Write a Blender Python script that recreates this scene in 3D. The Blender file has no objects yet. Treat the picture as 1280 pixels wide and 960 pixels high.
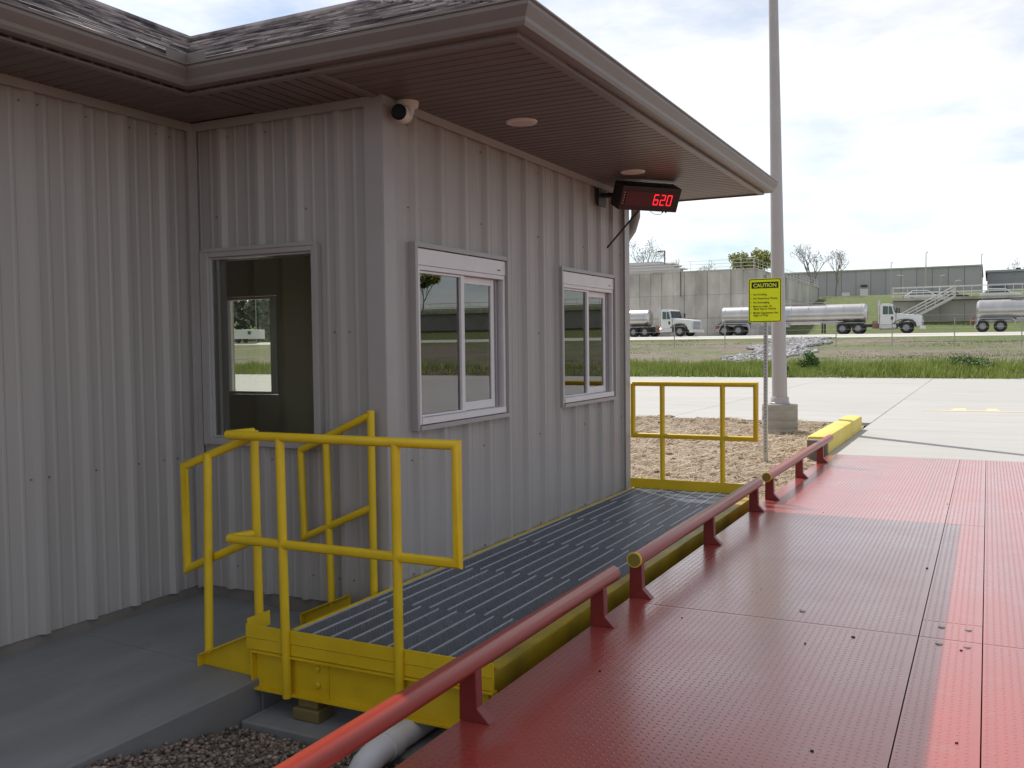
import bpy, bmesh, math, random
import numpy as np
from mathutils import Vector, Matrix
random.seed(7); rng = np.random.default_rng(7)
S = bpy.context.scene
COL = S.collection

# ------------------------------------------------------------------ camera
cam_d = bpy.data.cameras.new('camera'); cam = bpy.data.objects.new('camera', cam_d); COL.objects.link(cam)
CR = Vector((0.89167774, 0.45252872, -0.01133916)); CU = Vector((-0.00906184, 0.04288897, 0.99903875)); CF = Vector((-0.45258005, 0.89071785, -0.04234388))
cam.matrix_world = Matrix(((CR.x, CU.x, -CF.x, 3.124925), (CR.y, CU.y, -CF.y, -4.514937), (CR.z, CU.z, -CF.z, 1.419873), (0, 0, 0, 1)))
cam_d.sensor_width = 36.0; cam_d.lens = 36.0 * 1171.4 / 1280.0
cam_d.clip_start = 0.05; cam_d.clip_end = 6000
S.camera = cam

# ------------------------------------------------------------------ sky, sun, exposure
SUN_TO = Vector((-0.55, 0.43, 1.0)).normalized()
world = bpy.data.worlds.new('World'); S.world = world; world.use_nodes = True
wn = world.node_tree.nodes; wl = world.node_tree.links; wn.clear()
w_out = wn.new('ShaderNodeOutputWorld'); w_bg = wn.new('ShaderNodeBackground'); w_bg.inputs['Strength'].default_value = 0.1
sky = wn.new('ShaderNodeTexSky'); sky.sky_type = 'NISHITA'; sky.sun_disc = False
sky.sun_elevation = math.asin(SUN_TO.z); sky.sun_rotation = math.atan2(SUN_TO.x, SUN_TO.y)
sky.air_density = 1.0; sky.dust_density = 0.6; sky.ozone_density = 2.5
tc = wn.new('ShaderNodeTexCoord'); mp = wn.new('ShaderNodeMapping'); mp.inputs['Scale'].default_value = (1.0, 1.0, 3.2)
mp.inputs['Location'].default_value = (0.35, 0.1, 0.0)
nz = wn.new('ShaderNodeTexNoise'); nz.inputs['Scale'].default_value = 2.1; nz.inputs['Detail'].default_value = 9; nz.inputs['Roughness'].default_value = 0.58
rp = wn.new('ShaderNodeValToRGB'); rp.color_ramp.elements[0].position = 0.37; rp.color_ramp.elements[1].position = 0.58
rp.color_ramp.elements[0].color = (0.14, 0.14, 0.14, 1); rp.color_ramp.elements[1].color = (1, 1, 1, 1)
mx = wn.new('ShaderNodeMix'); mx.data_type = 'RGBA'
bw = wn.new('ShaderNodeRGBToBW'); mad = wn.new('ShaderNodeMath'); mad.operation = 'MULTIPLY_ADD'; mad.inputs[1].default_value = 1.15; mad.inputs[2].default_value = 4.3
cmb = wn.new('ShaderNodeCombineColor'); tint = wn.new('ShaderNodeMix'); tint.data_type = 'RGBA'; tint.blend_type = 'MULTIPLY'; tint.inputs['Factor'].default_value = 1.0; tint.inputs['B'].default_value = (0.985, 1.0, 1.03, 1)
wl.new(sky.outputs['Color'], bw.inputs['Color']); wl.new(bw.outputs['Val'], mad.inputs[0])
for k_ in ('Red', 'Green', 'Blue'): wl.new(mad.outputs[0], cmb.inputs[k_])
wl.new(cmb.outputs['Color'], tint.inputs['A']); wl.new(tint.outputs['Result'], mx.inputs['B'])
wl.new(tc.outputs['Generated'], mp.inputs['Vector']); wl.new(mp.outputs['Vector'], nz.inputs['Vector']); wl.new(nz.outputs['Fac'], rp.inputs['Fac'])
wl.new(rp.outputs['Color'], mx.inputs['Factor']); wl.new(sky.outputs['Color'], mx.inputs['A'])
wl.new(mx.outputs['Result'], w_bg.inputs['Color']); wl.new(w_bg.outputs['Background'], w_out.inputs['Surface'])
sun_d = bpy.data.lights.new('sun', 'SUN'); sun_d.energy = 3.7; sun_d.angle = math.radians(0.5); sun_d.color = (1.0, 0.95, 0.87)
sun = bpy.data.objects.new('sun', sun_d); COL.objects.link(sun); sun.rotation_euler = (-SUN_TO).to_track_quat('-Z', 'Y').to_euler()
S.view_settings.view_transform = 'Standard'; S.view_settings.look = 'None'; S.view_settings.gamma = 1.0
S.view_settings.use_curve_mapping = False; S.view_settings.exposure = 0.3

# ------------------------------------------------------------------ helpers
class MB:
    def __init__(s): s.v = []; s.f = []; s.m = []; s.mi = 0
    def add(s, vs, fs):
        b = len(s.v); s.v.extend([tuple(p) for p in vs]); s.f.extend([tuple(b + i for i in f) for f in fs]); s.m.extend([s.mi] * len(fs))
    def box(s, x0, x1, y0, y1, z0, z1):
        s.add([(x0, y0, z0), (x1, y0, z0), (x1, y1, z0), (x0, y1, z0), (x0, y0, z1), (x1, y0, z1), (x1, y1, z1), (x0, y1, z1)],
              [(0, 3, 2, 1), (4, 5, 6, 7), (0, 1, 5, 4), (1, 2, 6, 5), (2, 3, 7, 6), (3, 0, 4, 7)])
    def obox(s, c, ax, ay, az):
        c = Vector(c); ax = Vector(ax); ay = Vector(ay); az = Vector(az)
        vs = [c + sx * ax + sy * ay + sz * az for sz in (-1, 1) for sx, sy in ((-1, -1), (1, -1), (1, 1), (-1, 1))]
        s.add(vs, [(0, 3, 2, 1), (4, 5, 6, 7), (0, 1, 5, 4), (1, 2, 6, 5), (2, 3, 7, 6), (3, 0, 4, 7)])
    def tube(s, pts, r, n=12, cap=True):
        pts = [Vector(p) for p in pts]; rs = r if isinstance(r, (list, tuple)) else [r] * len(pts)
        b = len(s.v); N = len(pts)
        d = [(pts[i + 1] - pts[i]).normalized() for i in range(N - 1)]
        up = Vector((0, 0, 1)) if abs(d[0].z) < 0.9 else Vector((1, 0, 0))
        a = d[0].cross(up).normalized(); q = a.cross(d[0]).normalized()
        offs = [math.cos(2 * math.pi * j / n) * a + math.sin(2 * math.pi * j / n) * q for j in range(n)]
        for i, p in enumerate(pts):
            if 0 < i < N - 1:
                nn = (d[i - 1] + d[i]).normalized()
                m = [o - d[i - 1] * (o.dot(nn) / d[i - 1].dot(nn)) for o in offs]
                s.v.extend(tuple(p + rs[i] * o) for o in m)
                offs = [(o - d[i] * o.dot(d[i])).normalized() for o in m]
            else: s.v.extend(tuple(p + rs[i] * o) for o in offs)
        for i in range(len(pts) - 1):
            for j in range(n):
                s.f.append((b + i * n + j, b + i * n + (j + 1) % n, b + (i + 1) * n + (j + 1) % n, b + (i + 1) * n + j)); s.m.append(s.mi)
        if cap:
            s.f.append(tuple(b + j for j in range(n))[::-1]); s.m.append(s.mi)
            e = b + (len(pts) - 1) * n; s.f.append(tuple(e + j for j in range(n))); s.m.append(s.mi)
    def prism(s, poly, axis, a0, a1):
        """poly: list of 2-D points in the two other axes (in x,y,z order), extruded along axis from a0 to a1"""
        def P(q, a):
            return (a, q[0], q[1]) if axis == 0 else (q[0], a, q[1]) if axis == 1 else (q[0], q[1], a)
        n = len(poly); vs = [P(q, a0) for q in poly] + [P(q, a1) for q in poly]
        fs = [tuple(range(n)), tuple(range(2 * n - 1, n - 1, -1))] + [(i, i + n, (i + 1) % n + n, (i + 1) % n) for i in range(n)]
        s.add(vs, fs)
    def lathe(s, c, prof, n=24):
        b = len(s.v)
        for r, z in prof:
            for j in range(n):
                t = 2 * math.pi * j / n; s.v.append((c[0] + r * math.cos(t), c[1] + r * math.sin(t), c[2] + z))
        for i in range(len(prof) - 1):
            for j in range(n): s.f.append((b + i * n + j, b + i * n + (j + 1) % n, b + (i + 1) * n + (j + 1) % n, b + (i + 1) * n + j)); s.m.append(s.mi)
        s.f.append(tuple(b + j for j in range(n))[::-1]); s.m.append(s.mi); e = b + (len(prof) - 1) * n; s.f.append(tuple(e + j for j in range(n))); s.m.append(s.mi)
    def mesh(s, name, mats, smooth=False, bevel=0, angle=35):
        me = bpy.data.meshes.new(name); me.from_pydata(s.v, [], s.f); mats = mats if isinstance(mats, (list, tuple)) else [mats]
        for m in mats: me.materials.append(m)
        if len(mats) > 1: me.polygons.foreach_set('material_index', s.m)
        bm = bmesh.new(); bm.from_mesh(me)
        bmesh.ops.recalc_face_normals(bm, faces=bm.faces)
        if bevel:
            es = [e for e in bm.edges if len(e.link_faces) == 2 and e.calc_face_angle(0) > 0.6]
            bmesh.ops.bevel(bm, geom=es, offset=bevel, segments=2, affect='EDGES', profile=0.5, clamp_overlap=True)
        bm.to_mesh(me); bm.free()
        if smooth:
            me.polygons.foreach_set('use_smooth', [True] * len(me.polygons))
            try: me.set_sharp_from_angle(angle=math.radians(angle))
            except Exception: pass
        me.update(); return me
    def build(s, name, mats, parent=None, smooth=False, bevel=0, angle=35):
        o = bpy.data.objects.new(name, s.mesh(name, mats, smooth, bevel, angle)); COL.objects.link(o)
        if parent is not None: attach(o, parent)
        return o
def world_loc(p):
    v = Vector((0, 0, 0)); q = p
    M = Matrix.Identity(4)
    while q is not None: M = q.matrix_basis @ M; q = q.parent
    return M
def attach(o, parent):
    """parent o, whose mesh is in world coordinates, keeping it where it stands"""
    o.parent = parent; o.matrix_basis = world_loc(parent).inverted() @ o.matrix_basis
def tag(o, label=None, cat=None, group=None, kind=None):
    if label: o['label'] = label
    if cat: o['category'] = cat
    if group: o['group'] = group
    if kind: o['kind'] = kind
    return o
def empty(name, loc, label=None, cat=None, group=None, rz=0, parent=None):
    o = bpy.data.objects.new(name, None); o.empty_display_size = 0.2; COL.objects.link(o); o.location = loc; o.rotation_euler = (0, 0, rz)
    if parent is not None: attach(o, parent)
    return tag(o, label, cat, group)
KIDS = {}
def copy_tree(o, parent=None):
    c = o.copy(); COL.objects.link(c)
    if parent is not None: c.parent = parent
    for ch in list(o.children): copy_tree(ch, c)
    return c
def inst(name, me, M, parent=None, kind=None):
    o = bpy.data.objects.new(name, me); COL.objects.link(o); o.matrix_basis = M
    if parent is not None: attach(o, parent)
    if kind: o['kind'] = kind
    return o
def np_mesh(name, verts, faces, mat, smooth=False):
    """faces: (n,k) int array"""
    me = bpy.data.meshes.new(name); n, k = faces.shape
    me.vertices.add(len(verts)); me.vertices.foreach_set('co', np.asarray(verts, np.float32).ravel())
    me.loops.add(n * k); me.loops.foreach_set('vertex_index', faces.astype(np.int32).ravel())
    me.polygons.add(n); me.polygons.foreach_set('loop_start', np.arange(0, n * k, k, dtype=np.int32))
    me.materials.append(mat)
    if smooth: me.polygons.foreach_set('use_smooth', np.ones(n, bool))
    me.update(calc_edges=True); me.validate(); return me

# ------------------------------------------------------------------ materials
MATS = {}
def mat(name, col, rough=0.5, metal=0.0, var=0.0, vscale=3.0, col2=None, bump=0.0, bscale=40.0, spec=0.5, stretch=(1, 1, 1), island=0.0, objrand=0.0, detail=5.0, rvar=0.0, lo=0.3, hi=0.7, coat=0.0):
    if name in MATS: return MATS[name]
    m = bpy.data.materials.new(name); m.use_nodes = True; nt = m.node_tree; N = nt.nodes; L = nt.links
    b = N['Principled BSDF']; b.inputs['Base Color'].default_value = (*col, 1); b.inputs['Roughness'].default_value = rough
    b.inputs['Metallic'].default_value = metal; b.inputs['Specular IOR Level'].default_value = spec
    if coat: b.inputs['Coat Weight'].default_value = coat; b.inputs['Coat Roughness'].default_value = 0.15
    t = N.new('ShaderNodeTexCoord'); mpn = N.new('ShaderNodeMapping'); mpn.inputs['Scale'].default_value = stretch; L.new(t.outputs['Object'], mpn.inputs['Vector'])
    if var or col2:
        n1 = N.new('ShaderNodeTexNoise'); n1.inputs['Scale'].default_value = vscale; n1.inputs['Detail'].default_value = detail; n1.inputs['Roughness'].default_value = 0.6; L.new(mpn.outputs['Vector'], n1.inputs['Vector'])
        r1 = N.new('ShaderNodeValToRGB'); r1.color_ramp.elements[0].position = lo; r1.color_ramp.elements[1].position = hi
        c2 = col2 if col2 else tuple(c * (1 - var) for c in col); c1 = col if col2 else tuple(min(1, c * (1 + var)) for c in col)
        r1.color_ramp.elements[0].color = (*c2, 1); r1.color_ramp.elements[1].color = (*c1, 1); L.new(n1.outputs['Fac'], r1.inputs['Fac'])
        src = r1.outputs['Color']
        if rvar:
            mr = N.new('ShaderNodeMapRange'); mr.inputs['To Min'].default_value = rough - rvar; mr.inputs['To Max'].default_value = rough + rvar
            mr.inputs['From Min'].default_value = 0.3; mr.inputs['From Max'].default_value = 0.7
            L.new(n1.outputs['Fac'], mr.inputs['Value']); L.new(mr.outputs['Result'], b.inputs['Roughness'])
    else:
        rgb = N.new('ShaderNodeRGB'); rgb.outputs[0].default_value = (*col, 1); src = rgb.outputs[0]
    if island or objrand:
        if island: g = N.new('ShaderNodeNewGeometry'); ro = g.outputs['Random Per Island']; amt = island
        else: g = N.new('ShaderNodeObjectInfo'); ro = g.outputs['Random']; amt = objrand
        mr2 = N.new('ShaderNodeMapRange'); mr2.inputs['To Min'].default_value = 1 - amt; mr2.inputs['To Max'].default_value = 1 + amt; L.new(ro, mr2.inputs['Value'])
        hv = N.new('ShaderNodeHueSaturation'); L.new(src, hv.inputs['Color']); L.new(mr2.outputs['Result'], hv.inputs['Value']); src = hv.outputs['Color']
    L.new(src, b.inputs['Base Color'])
    if bump:
        n2 = N.new('ShaderNodeTexNoise'); n2.inputs['Scale'].default_value = bscale; n2.inputs['Detail'].default_value = 4; L.new(mpn.outputs['Vector'], n2.inputs['Vector'])
        bp = N.new('ShaderNodeBump'); bp.inputs['Strength'].default_value = bump; bp.inputs['Distance'].default_value = 0.01
        L.new(n2.outputs['Fac'], bp.inputs['Height']); L.new(bp.outputs['Normal'], b.inputs['Normal'])
    MATS[name] = m; return m
SIDING = mat('siding_paint', (0.378, 0.358, 0.344), 0.46, var=0.075, vscale=5.0, stretch=(1, 1, 0.06), objrand=0.03, bump=0.04, bscale=3)
TRIM = mat('trim_paint', (0.37, 0.35, 0.343), 0.4, var=0.05, vscale=3)
GUTTER = mat('gutter_paint', (0.185, 0.165, 0.15), 0.38, var=0.07, vscale=2.5)
SOFFIT = mat('soffit_vinyl', (0.135, 0.107, 0.096), 0.42, var=0.08, vscale=4, objrand=0.07)
GROOVE = mat('soffit_groove', (0.03, 0.022, 0.02), 0.7)
SHINGLE = mat('asphalt_shingle', (0.37, 0.33, 0.325), 0.9, col2=(0.085, 0.068, 0.08), vscale=3.2, island=0.55, bump=0.5, bscale=120, detail=2, lo=0.35, hi=0.62)
VINYL = mat('white_vinyl', (0.72, 0.70, 0.71), 0.35, var=0.04, vscale=5)
JAMB = mat('grey_vinyl', (0.42, 0.41, 0.42), 0.4, var=0.05)
YELLOW = mat('yellow_paint', (0.70, 0.485, 0.012), 0.42, var=0.09, vscale=5, bump=0.05, bscale=30, rvar=0.08)
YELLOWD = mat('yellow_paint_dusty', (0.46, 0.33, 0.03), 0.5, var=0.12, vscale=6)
CURBY = mat('curb_yellow_paint', (0.78, 0.60, 0.10), 0.75, col2=(0.62, 0.50, 0.16), vscale=5, bump=0.25, bscale=60)
RED = mat('red_rail_paint', (0.29, 0.036, 0.022), 0.30, var=0.05, vscale=2, spec=0.35)
REDD = mat('red_post_paint', (0.19, 0.02, 0.018), 0.4, var=0.10, vscale=8)
CONC = mat('concrete_light', (0.435, 0.425, 0.41), 0.85, col2=(0.385, 0.372, 0.352), vscale=1.1, stretch=(0.5, 1.6, 1), detail=9, bump=0.15, bscale=50, objrand=0.025)
CONCS = mat('concrete_slab_grey', (0.27, 0.275, 0.28), 0.75, col2=(0.19, 0.195, 0.20), vscale=2.6, stretch=(1.5, 0.4, 1), detail=9, bump=0.12, bscale=70, rvar=0.08)
CONCD = mat('concrete_edge', (0.19, 0.175, 0.155), 0.9, var=0.2, vscale=5, bump=0.3, bscale=50)
CONCW = mat('concrete_wall', (0.62, 0.58, 0.52), 0.9, col2=(0.36, 0.335, 0.30), vscale=0.35, stretch=(1, 1, 0.45), objrand=0.10, detail=9, lo=0.35, hi=0.6)
GALV = mat('galvanised_steel', (0.46, 0.47, 0.49), 0.4, metal=0.6, var=0.08, vscale=10)
GRATE = mat('grating_steel', (0.205, 0.222, 0.255), 0.45, metal=0.3, var=0.15, vscale=12, objrand=0.08)
GRATEL = mat('grating_lip_steel', (0.60, 0.62, 0.66), 0.38, metal=0.5, var=0.1, vscale=15)
BLACK = mat('black_plastic', (0.014, 0.014, 0.016), 0.45)
WHITEP = mat('white_plastic', (0.70, 0.68, 0.64), 0.4)
PVC = mat('white_pvc', (0.66, 0.66, 0.68), 0.35, var=0.05, vscale=6)
DIRT = mat('bare_dirt', (0.35, 0.275, 0.19), 0.95, col2=(0.22, 0.16, 0.105), vscale=2.6, bump=0.6, bscale=18, detail=8)
CLOD = mat('dark_soil_clod', (0.20, 0.135, 0.085), 0.95, island=0.4)
STRAW = mat('dry_straw', (0.52, 0.425, 0.32), 0.8, island=0.28)
GRAVEL = mat('river_gravel', (0.22, 0.17, 0.14), 0.8, island=0.6, var=0.2, vscale=20)
RIPRAP = mat('riprap_stone', (0.27, 0.265, 0.27), 0.9, island=0.6)
GRASS = mat('green_grass_blades', (0.30, 0.36, 0.085), 0.7, island=0.35)
INTW = mat('interior_wall_paint', (0.62, 0.56, 0.43), 0.8, var=0.04)
POLE = mat('pole_paint', (0.40, 0.37, 0.37), 0.4, var=0.04, vscale=2)
TANKS = mat('tank_stainless', (0.56, 0.54, 0.53), 0.34, metal=0.9, var=0.12, vscale=0.9)
RIM = mat('wheel_rim', (0.30, 0.29, 0.29), 0.5, metal=0.4)
TRUCKW = mat('truck_white_paint', (0.70, 0.71, 0.71), 0.3, var=0.03)
TYRE = mat('rubber_tyre', (0.022, 0.022, 0.024), 0.8)
CHASSIS = mat('truck_chassis', (0.05, 0.045, 0.045), 0.6, var=0.2)
RUST = mat('rusty_fittings', (0.22, 0.12, 0.09), 0.8, var=0.3, vscale=4)
BLDG = mat('block_wall_grey', (0.40, 0.39, 0.40), 0.9, var=0.05, vscale=0.3, objrand=0.05)
BARK = mat('tree_bark', (0.27, 0.24, 0.21), 0.9, var=0.2, vscale=2)
LEAFG = mat('spring_leaves', (0.30, 0.32, 0.09), 0.7, island=0.4)
LEAFD = mat('budding_leaves', (0.24, 0.20, 0.12), 0.7, island=0.35)
WOODS = mat('woods_foliage', (0.13, 0.16, 0.11), 0.8, island=0.5)
SIGNY = mat('sign_yellow', (0.82, 0.95, 0.012), 0.4)
SIGNK = mat('sign_black', (0.02, 0.02, 0.018), 0.5)
PAINTY = mat('faded_yellow_paint', (0.72, 0.55, 0.26), 0.9, col2=(0.55, 0.50, 0.42), vscale=6)
DARKIN = mat('seam_dark', (0.02, 0.018, 0.018), 0.9)
DEBRIS = mat('dark_leaf_debris', (0.035, 0.025, 0.02), 0.9)
BOLT = mat('bolt_steel', (0.30, 0.26, 0.25), 0.35, metal=0.6)
LENSM = mat('lamp_diffuser', (0.62, 0.55, 0.47), 0.5)
YELLOWB = mat('beam_yellow_paint', (0.44, 0.305, 0.012), 0.5, col2=(0.28, 0.20, 0.015), vscale=3.5, lo=.35, hi=.6)  # darker, mottled yellow for the outer side beam
OLIVE = mat('olive_cap_paint', (0.20, 0.165, 0.03), 0.5)
PAD = mat('dusty_pad', (0.20, 0.155, 0.06), 0.8, var=0.2)

def glass_mat(name, ior, tint, rough=0.0):
    m = bpy.data.materials.new(name); m.use_nodes = True; N = m.node_tree.nodes; L = m.node_tree.links; N.clear()
    o = N.new('ShaderNodeOutputMaterial'); g = N.new('ShaderNodeBsdfGlossy'); g.inputs['Roughness'].default_value = rough
    t = N.new('ShaderNodeBsdfTransparent'); t.inputs['Color'].default_value = (*tint, 1); f = N.new('ShaderNodeFresnel'); f.inputs['IOR'].default_value = ior
    x = N.new('ShaderNodeMixShader'); L.new(f.outputs[0], x.inputs[0]); L.new(t.outputs[0], x.inputs[1]); L.new(g.outputs[0], x.inputs[2]); L.new(x.outputs[0], o.inputs[0])
    return m
GLASS = glass_mat('window_glass', 2.9, (0.62, 0.66, 0.62))
GLASS_CLEAR = glass_mat('window_glass_clear', 1.3, (0.92, 0.93, 0.90))
GLASS_DARK = mat('vehicle_glass', (0.06, 0.085, 0.09), 0.08)

def emis(name, col, st):
    m = bpy.data.materials.new(name); m.use_nodes = True; b = m.node_tree.nodes['Principled BSDF']
    b.inputs['Base Color'].default_value = (0.1, 0.01, 0.01, 1); b.inputs['Emission Color'].default_value = (*col, 1); b.inputs['Emission Strength'].default_value = st; return m
LED = emis('led_red', (1.0, 0.015, 0.03), 2.2)

# red deck plate: worn glossy paint with water stains
def plate_mat():
    m = bpy.data.materials.new('red_deck_paint'); m.use_nodes = True; N = m.node_tree.nodes; L = m.node_tree.links; b = N['Principled BSDF']; b.inputs['Coat Weight'].default_value = 0.9; b.inputs['Coat Roughness'].default_value = 0.2; b.inputs['Specular IOR Level'].default_value = 0.6
    t = N.new('ShaderNodeTexCoord'); n1 = N.new('ShaderNodeTexNoise'); n1.inputs['Scale'].default_value = 0.9; n1.inputs['Detail'].default_value = 8; n1.inputs['Roughness'].default_value = 0.65
    L.new(t.outputs['Object'], n1.inputs['Vector'])
    r = N.new('ShaderNodeValToRGB'); r.color_ramp.elements[0].position = 0.3; r.color_ramp.elements[1].position = 0.72
    r.color_ramp.elements[0].color = (0.30, 0.033, 0.024, 1); r.color_ramp.elements[1].color = (0.36, 0.056, 0.038, 1); L.new(n1.outputs['Fac'], r.inputs['Fac'])
    n2 = N.new('ShaderNodeTexNoise'); n2.inputs['Scale'].default_value = 5.0; n2.inputs['Detail'].default_value = 6; L.new(t.outputs['Object'], n2.inputs['Vector'])
    r2 = N.new('ShaderNodeValToRGB'); r2.color_ramp.elements[0].position = 0.58; r2.color_ramp.elements[1].position = 0.80; r2.color_ramp.elements[1].color = (0.45, 0.45, 0.45, 1); L.new(n2.outputs['Fac'], r2.inputs['Fac'])
    x = N.new('ShaderNodeMix'); x.data_type = 'RGBA'; x.inputs['B'].default_value = (0.33, 0.13, 0.12, 1); L.new(r2.outputs['Color'], x.inputs['Factor']); L.new(r.outputs['Color'], x.inputs['A']); L.new(x.outputs['Result'], b.inputs['Base Color'])
    mpt = N.new('ShaderNodeMapping'); mpt.inputs['Scale'].default_value = (2.6, 0.10, 1); L.new(t.outputs['Object'], mpt.inputs['Vector'])
    n4 = N.new('ShaderNodeTexNoise'); n4.inputs['Scale'].default_value = 1.0; n4.inputs['Detail'].default_value = 7; n4.inputs['Roughness'].default_value = 0.6; L.new(mpt.outputs['Vector'], n4.inputs['Vector'])
    r4 = N.new('ShaderNodeValToRGB'); r4.color_ramp.elements[0].position = 0.5; r4.color_ramp.elements[1].position = 0.72; r4.color_ramp.elements[1].color = (0.5, 0.5, 0.5, 1); L.new(n4.outputs['Fac'], r4.inputs['Fac'])
    x4 = N.new('ShaderNodeMix'); x4.data_type = 'RGBA'; x4.inputs['B'].default_value = (0.17, 0.06, 0.055, 1); L.new(r4.outputs['Color'], x4.inputs['Factor']); L.new(x.outputs['Result'], x4.inputs['A']); L.new(x4.outputs['Result'], b.inputs['Base Color'])
    mr = N.new('ShaderNodeMapRange'); mr.inputs['From Min'].default_value = 0.3; mr.inputs['From Max'].default_value = 0.7; mr.inputs['To Min'].default_value = 0.22; mr.inputs['To Max'].default_value = 0.40
    L.new(n1.outputs['Fac'], mr.inputs['Value']); L.new(mr.outputs['Result'], b.inputs['Roughness'])
    n3 = N.new('ShaderNodeTexNoise'); n3.inputs['Scale'].default_value = 60; L.new(t.outputs['Object'], n3.inputs['Vector'])
    bp = N.new('ShaderNodeBump'); bp.inputs['Strength'].default_value = 0.08; bp.inputs['Distance'].default_value = 0.01; L.new(n3.outputs['Fac'], bp.inputs['Height']); L.new(bp.outputs['Normal'], b.inputs['Normal'])
    return m
PLATE = plate_mat()
def wear(m, col, amount, scale):
    N = m.node_tree.nodes; L = m.node_tree.links; b = N['Principled BSDF']; src = b.inputs['Base Color'].links[0].from_socket
    t = N.new('ShaderNodeTexCoord'); n = N.new('ShaderNodeTexNoise'); n.inputs['Scale'].default_value = scale; n.inputs['Detail'].default_value = 10; n.inputs['Roughness'].default_value = 0.75; L.new(t.outputs['Object'], n.inputs['Vector'])
    r = N.new('ShaderNodeValToRGB'); r.color_ramp.elements[0].position = amount; r.color_ramp.elements[1].position = amount + 0.04; L.new(n.outputs['Fac'], r.inputs['Fac'])
    x = N.new('ShaderNodeMix'); x.data_type = 'RGBA'; x.inputs['B'].default_value = (*col, 1); L.new(r.outputs['Color'], x.inputs['Factor']); L.new(src, x.inputs['A']); L.new(x.outputs['Result'], b.inputs['Base Color'])
wear(YELLOW, (0.20, 0.11, 0.02), 0.70, 9.0); wear(RED, (0.09, 0.03, 0.025), 0.69, 8.0); wear(YELLOWB, (0.12, 0.07, 0.02), 0.66, 8.0)
# embankment: mown grass, bare earth patches by noise and height
def slope_mat():
    m = bpy.data.materials.new('patchy_grass'); m.use_nodes = True; N = m.node_tree.nodes; L = m.node_tree.links; b = N['Principled BSDF']; b.inputs['Roughness'].default_value = 0.95
    t = N.new('ShaderNodeTexCoord'); mpn = N.new('ShaderNodeMapping'); mpn.inputs['Scale'].default_value = (1, 1.0, 1); L.new(t.outputs['Object'], mpn.inputs['Vector'])
    n1 = N.new('ShaderNodeTexNoise'); n1.inputs['Scale'].default_value = 0.11; n1.inputs['Detail'].default_value = 9; n1.inputs['Roughness'].default_value = 0.7; L.new(mpn.outputs['Vector'], n1.inputs['Vector'])
    sx = N.new('ShaderNodeSeparateXYZ'); L.new(t.outputs['Object'], sx.inputs[0])
    # greener beyond the road and further out, barer on the slope below the road
    mr = N.new('ShaderNodeMapRange'); mr.inputs['From Min'].default_value = 70; mr.inputs['From Max'].default_value = 95; mr.inputs['To Min'].default_value = 0.0; mr.inputs['To Max'].default_value = 0.45; L.new(sx.outputs['Y'], mr.inputs['Value'])
    ad = N.new('ShaderNodeMath'); ad.operation = 'ADD'; L.new(n1.outputs['Fac'], ad.inputs[0]); L.new(mr.outputs['Result'], ad.inputs[1])
    r = N.new('ShaderNodeValToRGB'); e = r.color_ramp.elements; e[0].position = 0.44; e[1].position = 0.60
    e[0].color = (0.165, 0.132, 0.105, 1); e[1].color = (0.092, 0.118, 0.032, 1); L.new(ad.outputs[0], r.inputs['Fac'])
    n2 = N.new('ShaderNodeTexNoise'); n2.inputs['Scale'].default_value = 2.2; n2.inputs['Detail'].default_value = 6; L.new(t.outputs['Object'], n2.inputs['Vector'])
    mr2 = N.new('ShaderNodeMapRange'); mr2.inputs['From Min'].default_value = 0.3; mr2.inputs['From Max'].default_value = 0.7; mr2.inputs['To Min'].default_value = 0.7; mr2.inputs['To Max'].default_value = 1.35; L.new(n2.outputs['Fac'], mr2.inputs['Value'])
    h = N.new('ShaderNodeHueSaturation'); L.new(r.outputs['Color'], h.inputs['Color']); L.new(mr2.outputs['Result'], h.inputs['Value']); L.new(h.outputs['Color'], b.inputs['Base Color'])
    bp = N.new('ShaderNodeBump'); bp.inputs['Strength'].default_value = 0.5; bp.inputs['Distance'].default_value = 0.2; L.new(n2.outputs['Fac'], bp.inputs['Height']); L.new(bp.outputs['Normal'], b.inputs['Normal'])
    return m
SLOPE = slope_mat()

# ------------------------------------------------------------------ terrain
def sm(t): t = max(0.0, min(1.0, t)); return t * t * (3 - 2 * t)
def ground_z(x, y):
    if y < 33.4: return -0.55 if y < 12 else -0.55 + 0.3 * sm((y - 12) / 4)
    if y < 35.0: return -0.25 + 0.50 * sm((y - 33.4) / 1.6)
    if y < 82.0: return 0.25 + 1.45 * ((y - 35.0) / 47.0)
    if y < 91.0: return 1.70
    z = 1.70 + 6.27 * sm((y - 91.0) / 52.0)
    if x > -6.45 and 109.15 < y: z = max(z, 6.0)
    return z
xs = sorted(set([-3000, -1500, -700, -400, -250] + list(np.arange(-180, 181, 4.0)) + [-6.5, -6.4] + [250, 400, 700, 1500, 3000]))
ys = sorted(set([-3000, -1200, -400, -100, -30, -10, 0, 6] + list(np.arange(12, 36, 1.0)) + [33.4, 34.2] + list(np.arange(36, 146, 3.0)) + [109.1, 109.2, 82, 91] + [160, 200, 300, 500, 900, 1600, 3000]))
V = []; F = []
for y in ys:
    for x in xs:
        z = ground_z(x, y)
        if 35 < y < 80: z += random.uniform(-0.06, 0.06)
        V.append((x, y, z))
nx = len(xs)
for j in range(len(ys) - 1):
    for i in range(nx - 1): F.append((j * nx + i, j * nx + i + 1, (j + 1) * nx + i + 1, (j + 1) * nx + i))
b = MB(); b.v = V; b.f = F; b.m = [0] * len(F)
tag(b.build('ground', SLOPE, smooth=True, angle=60), kind='structure')

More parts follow.
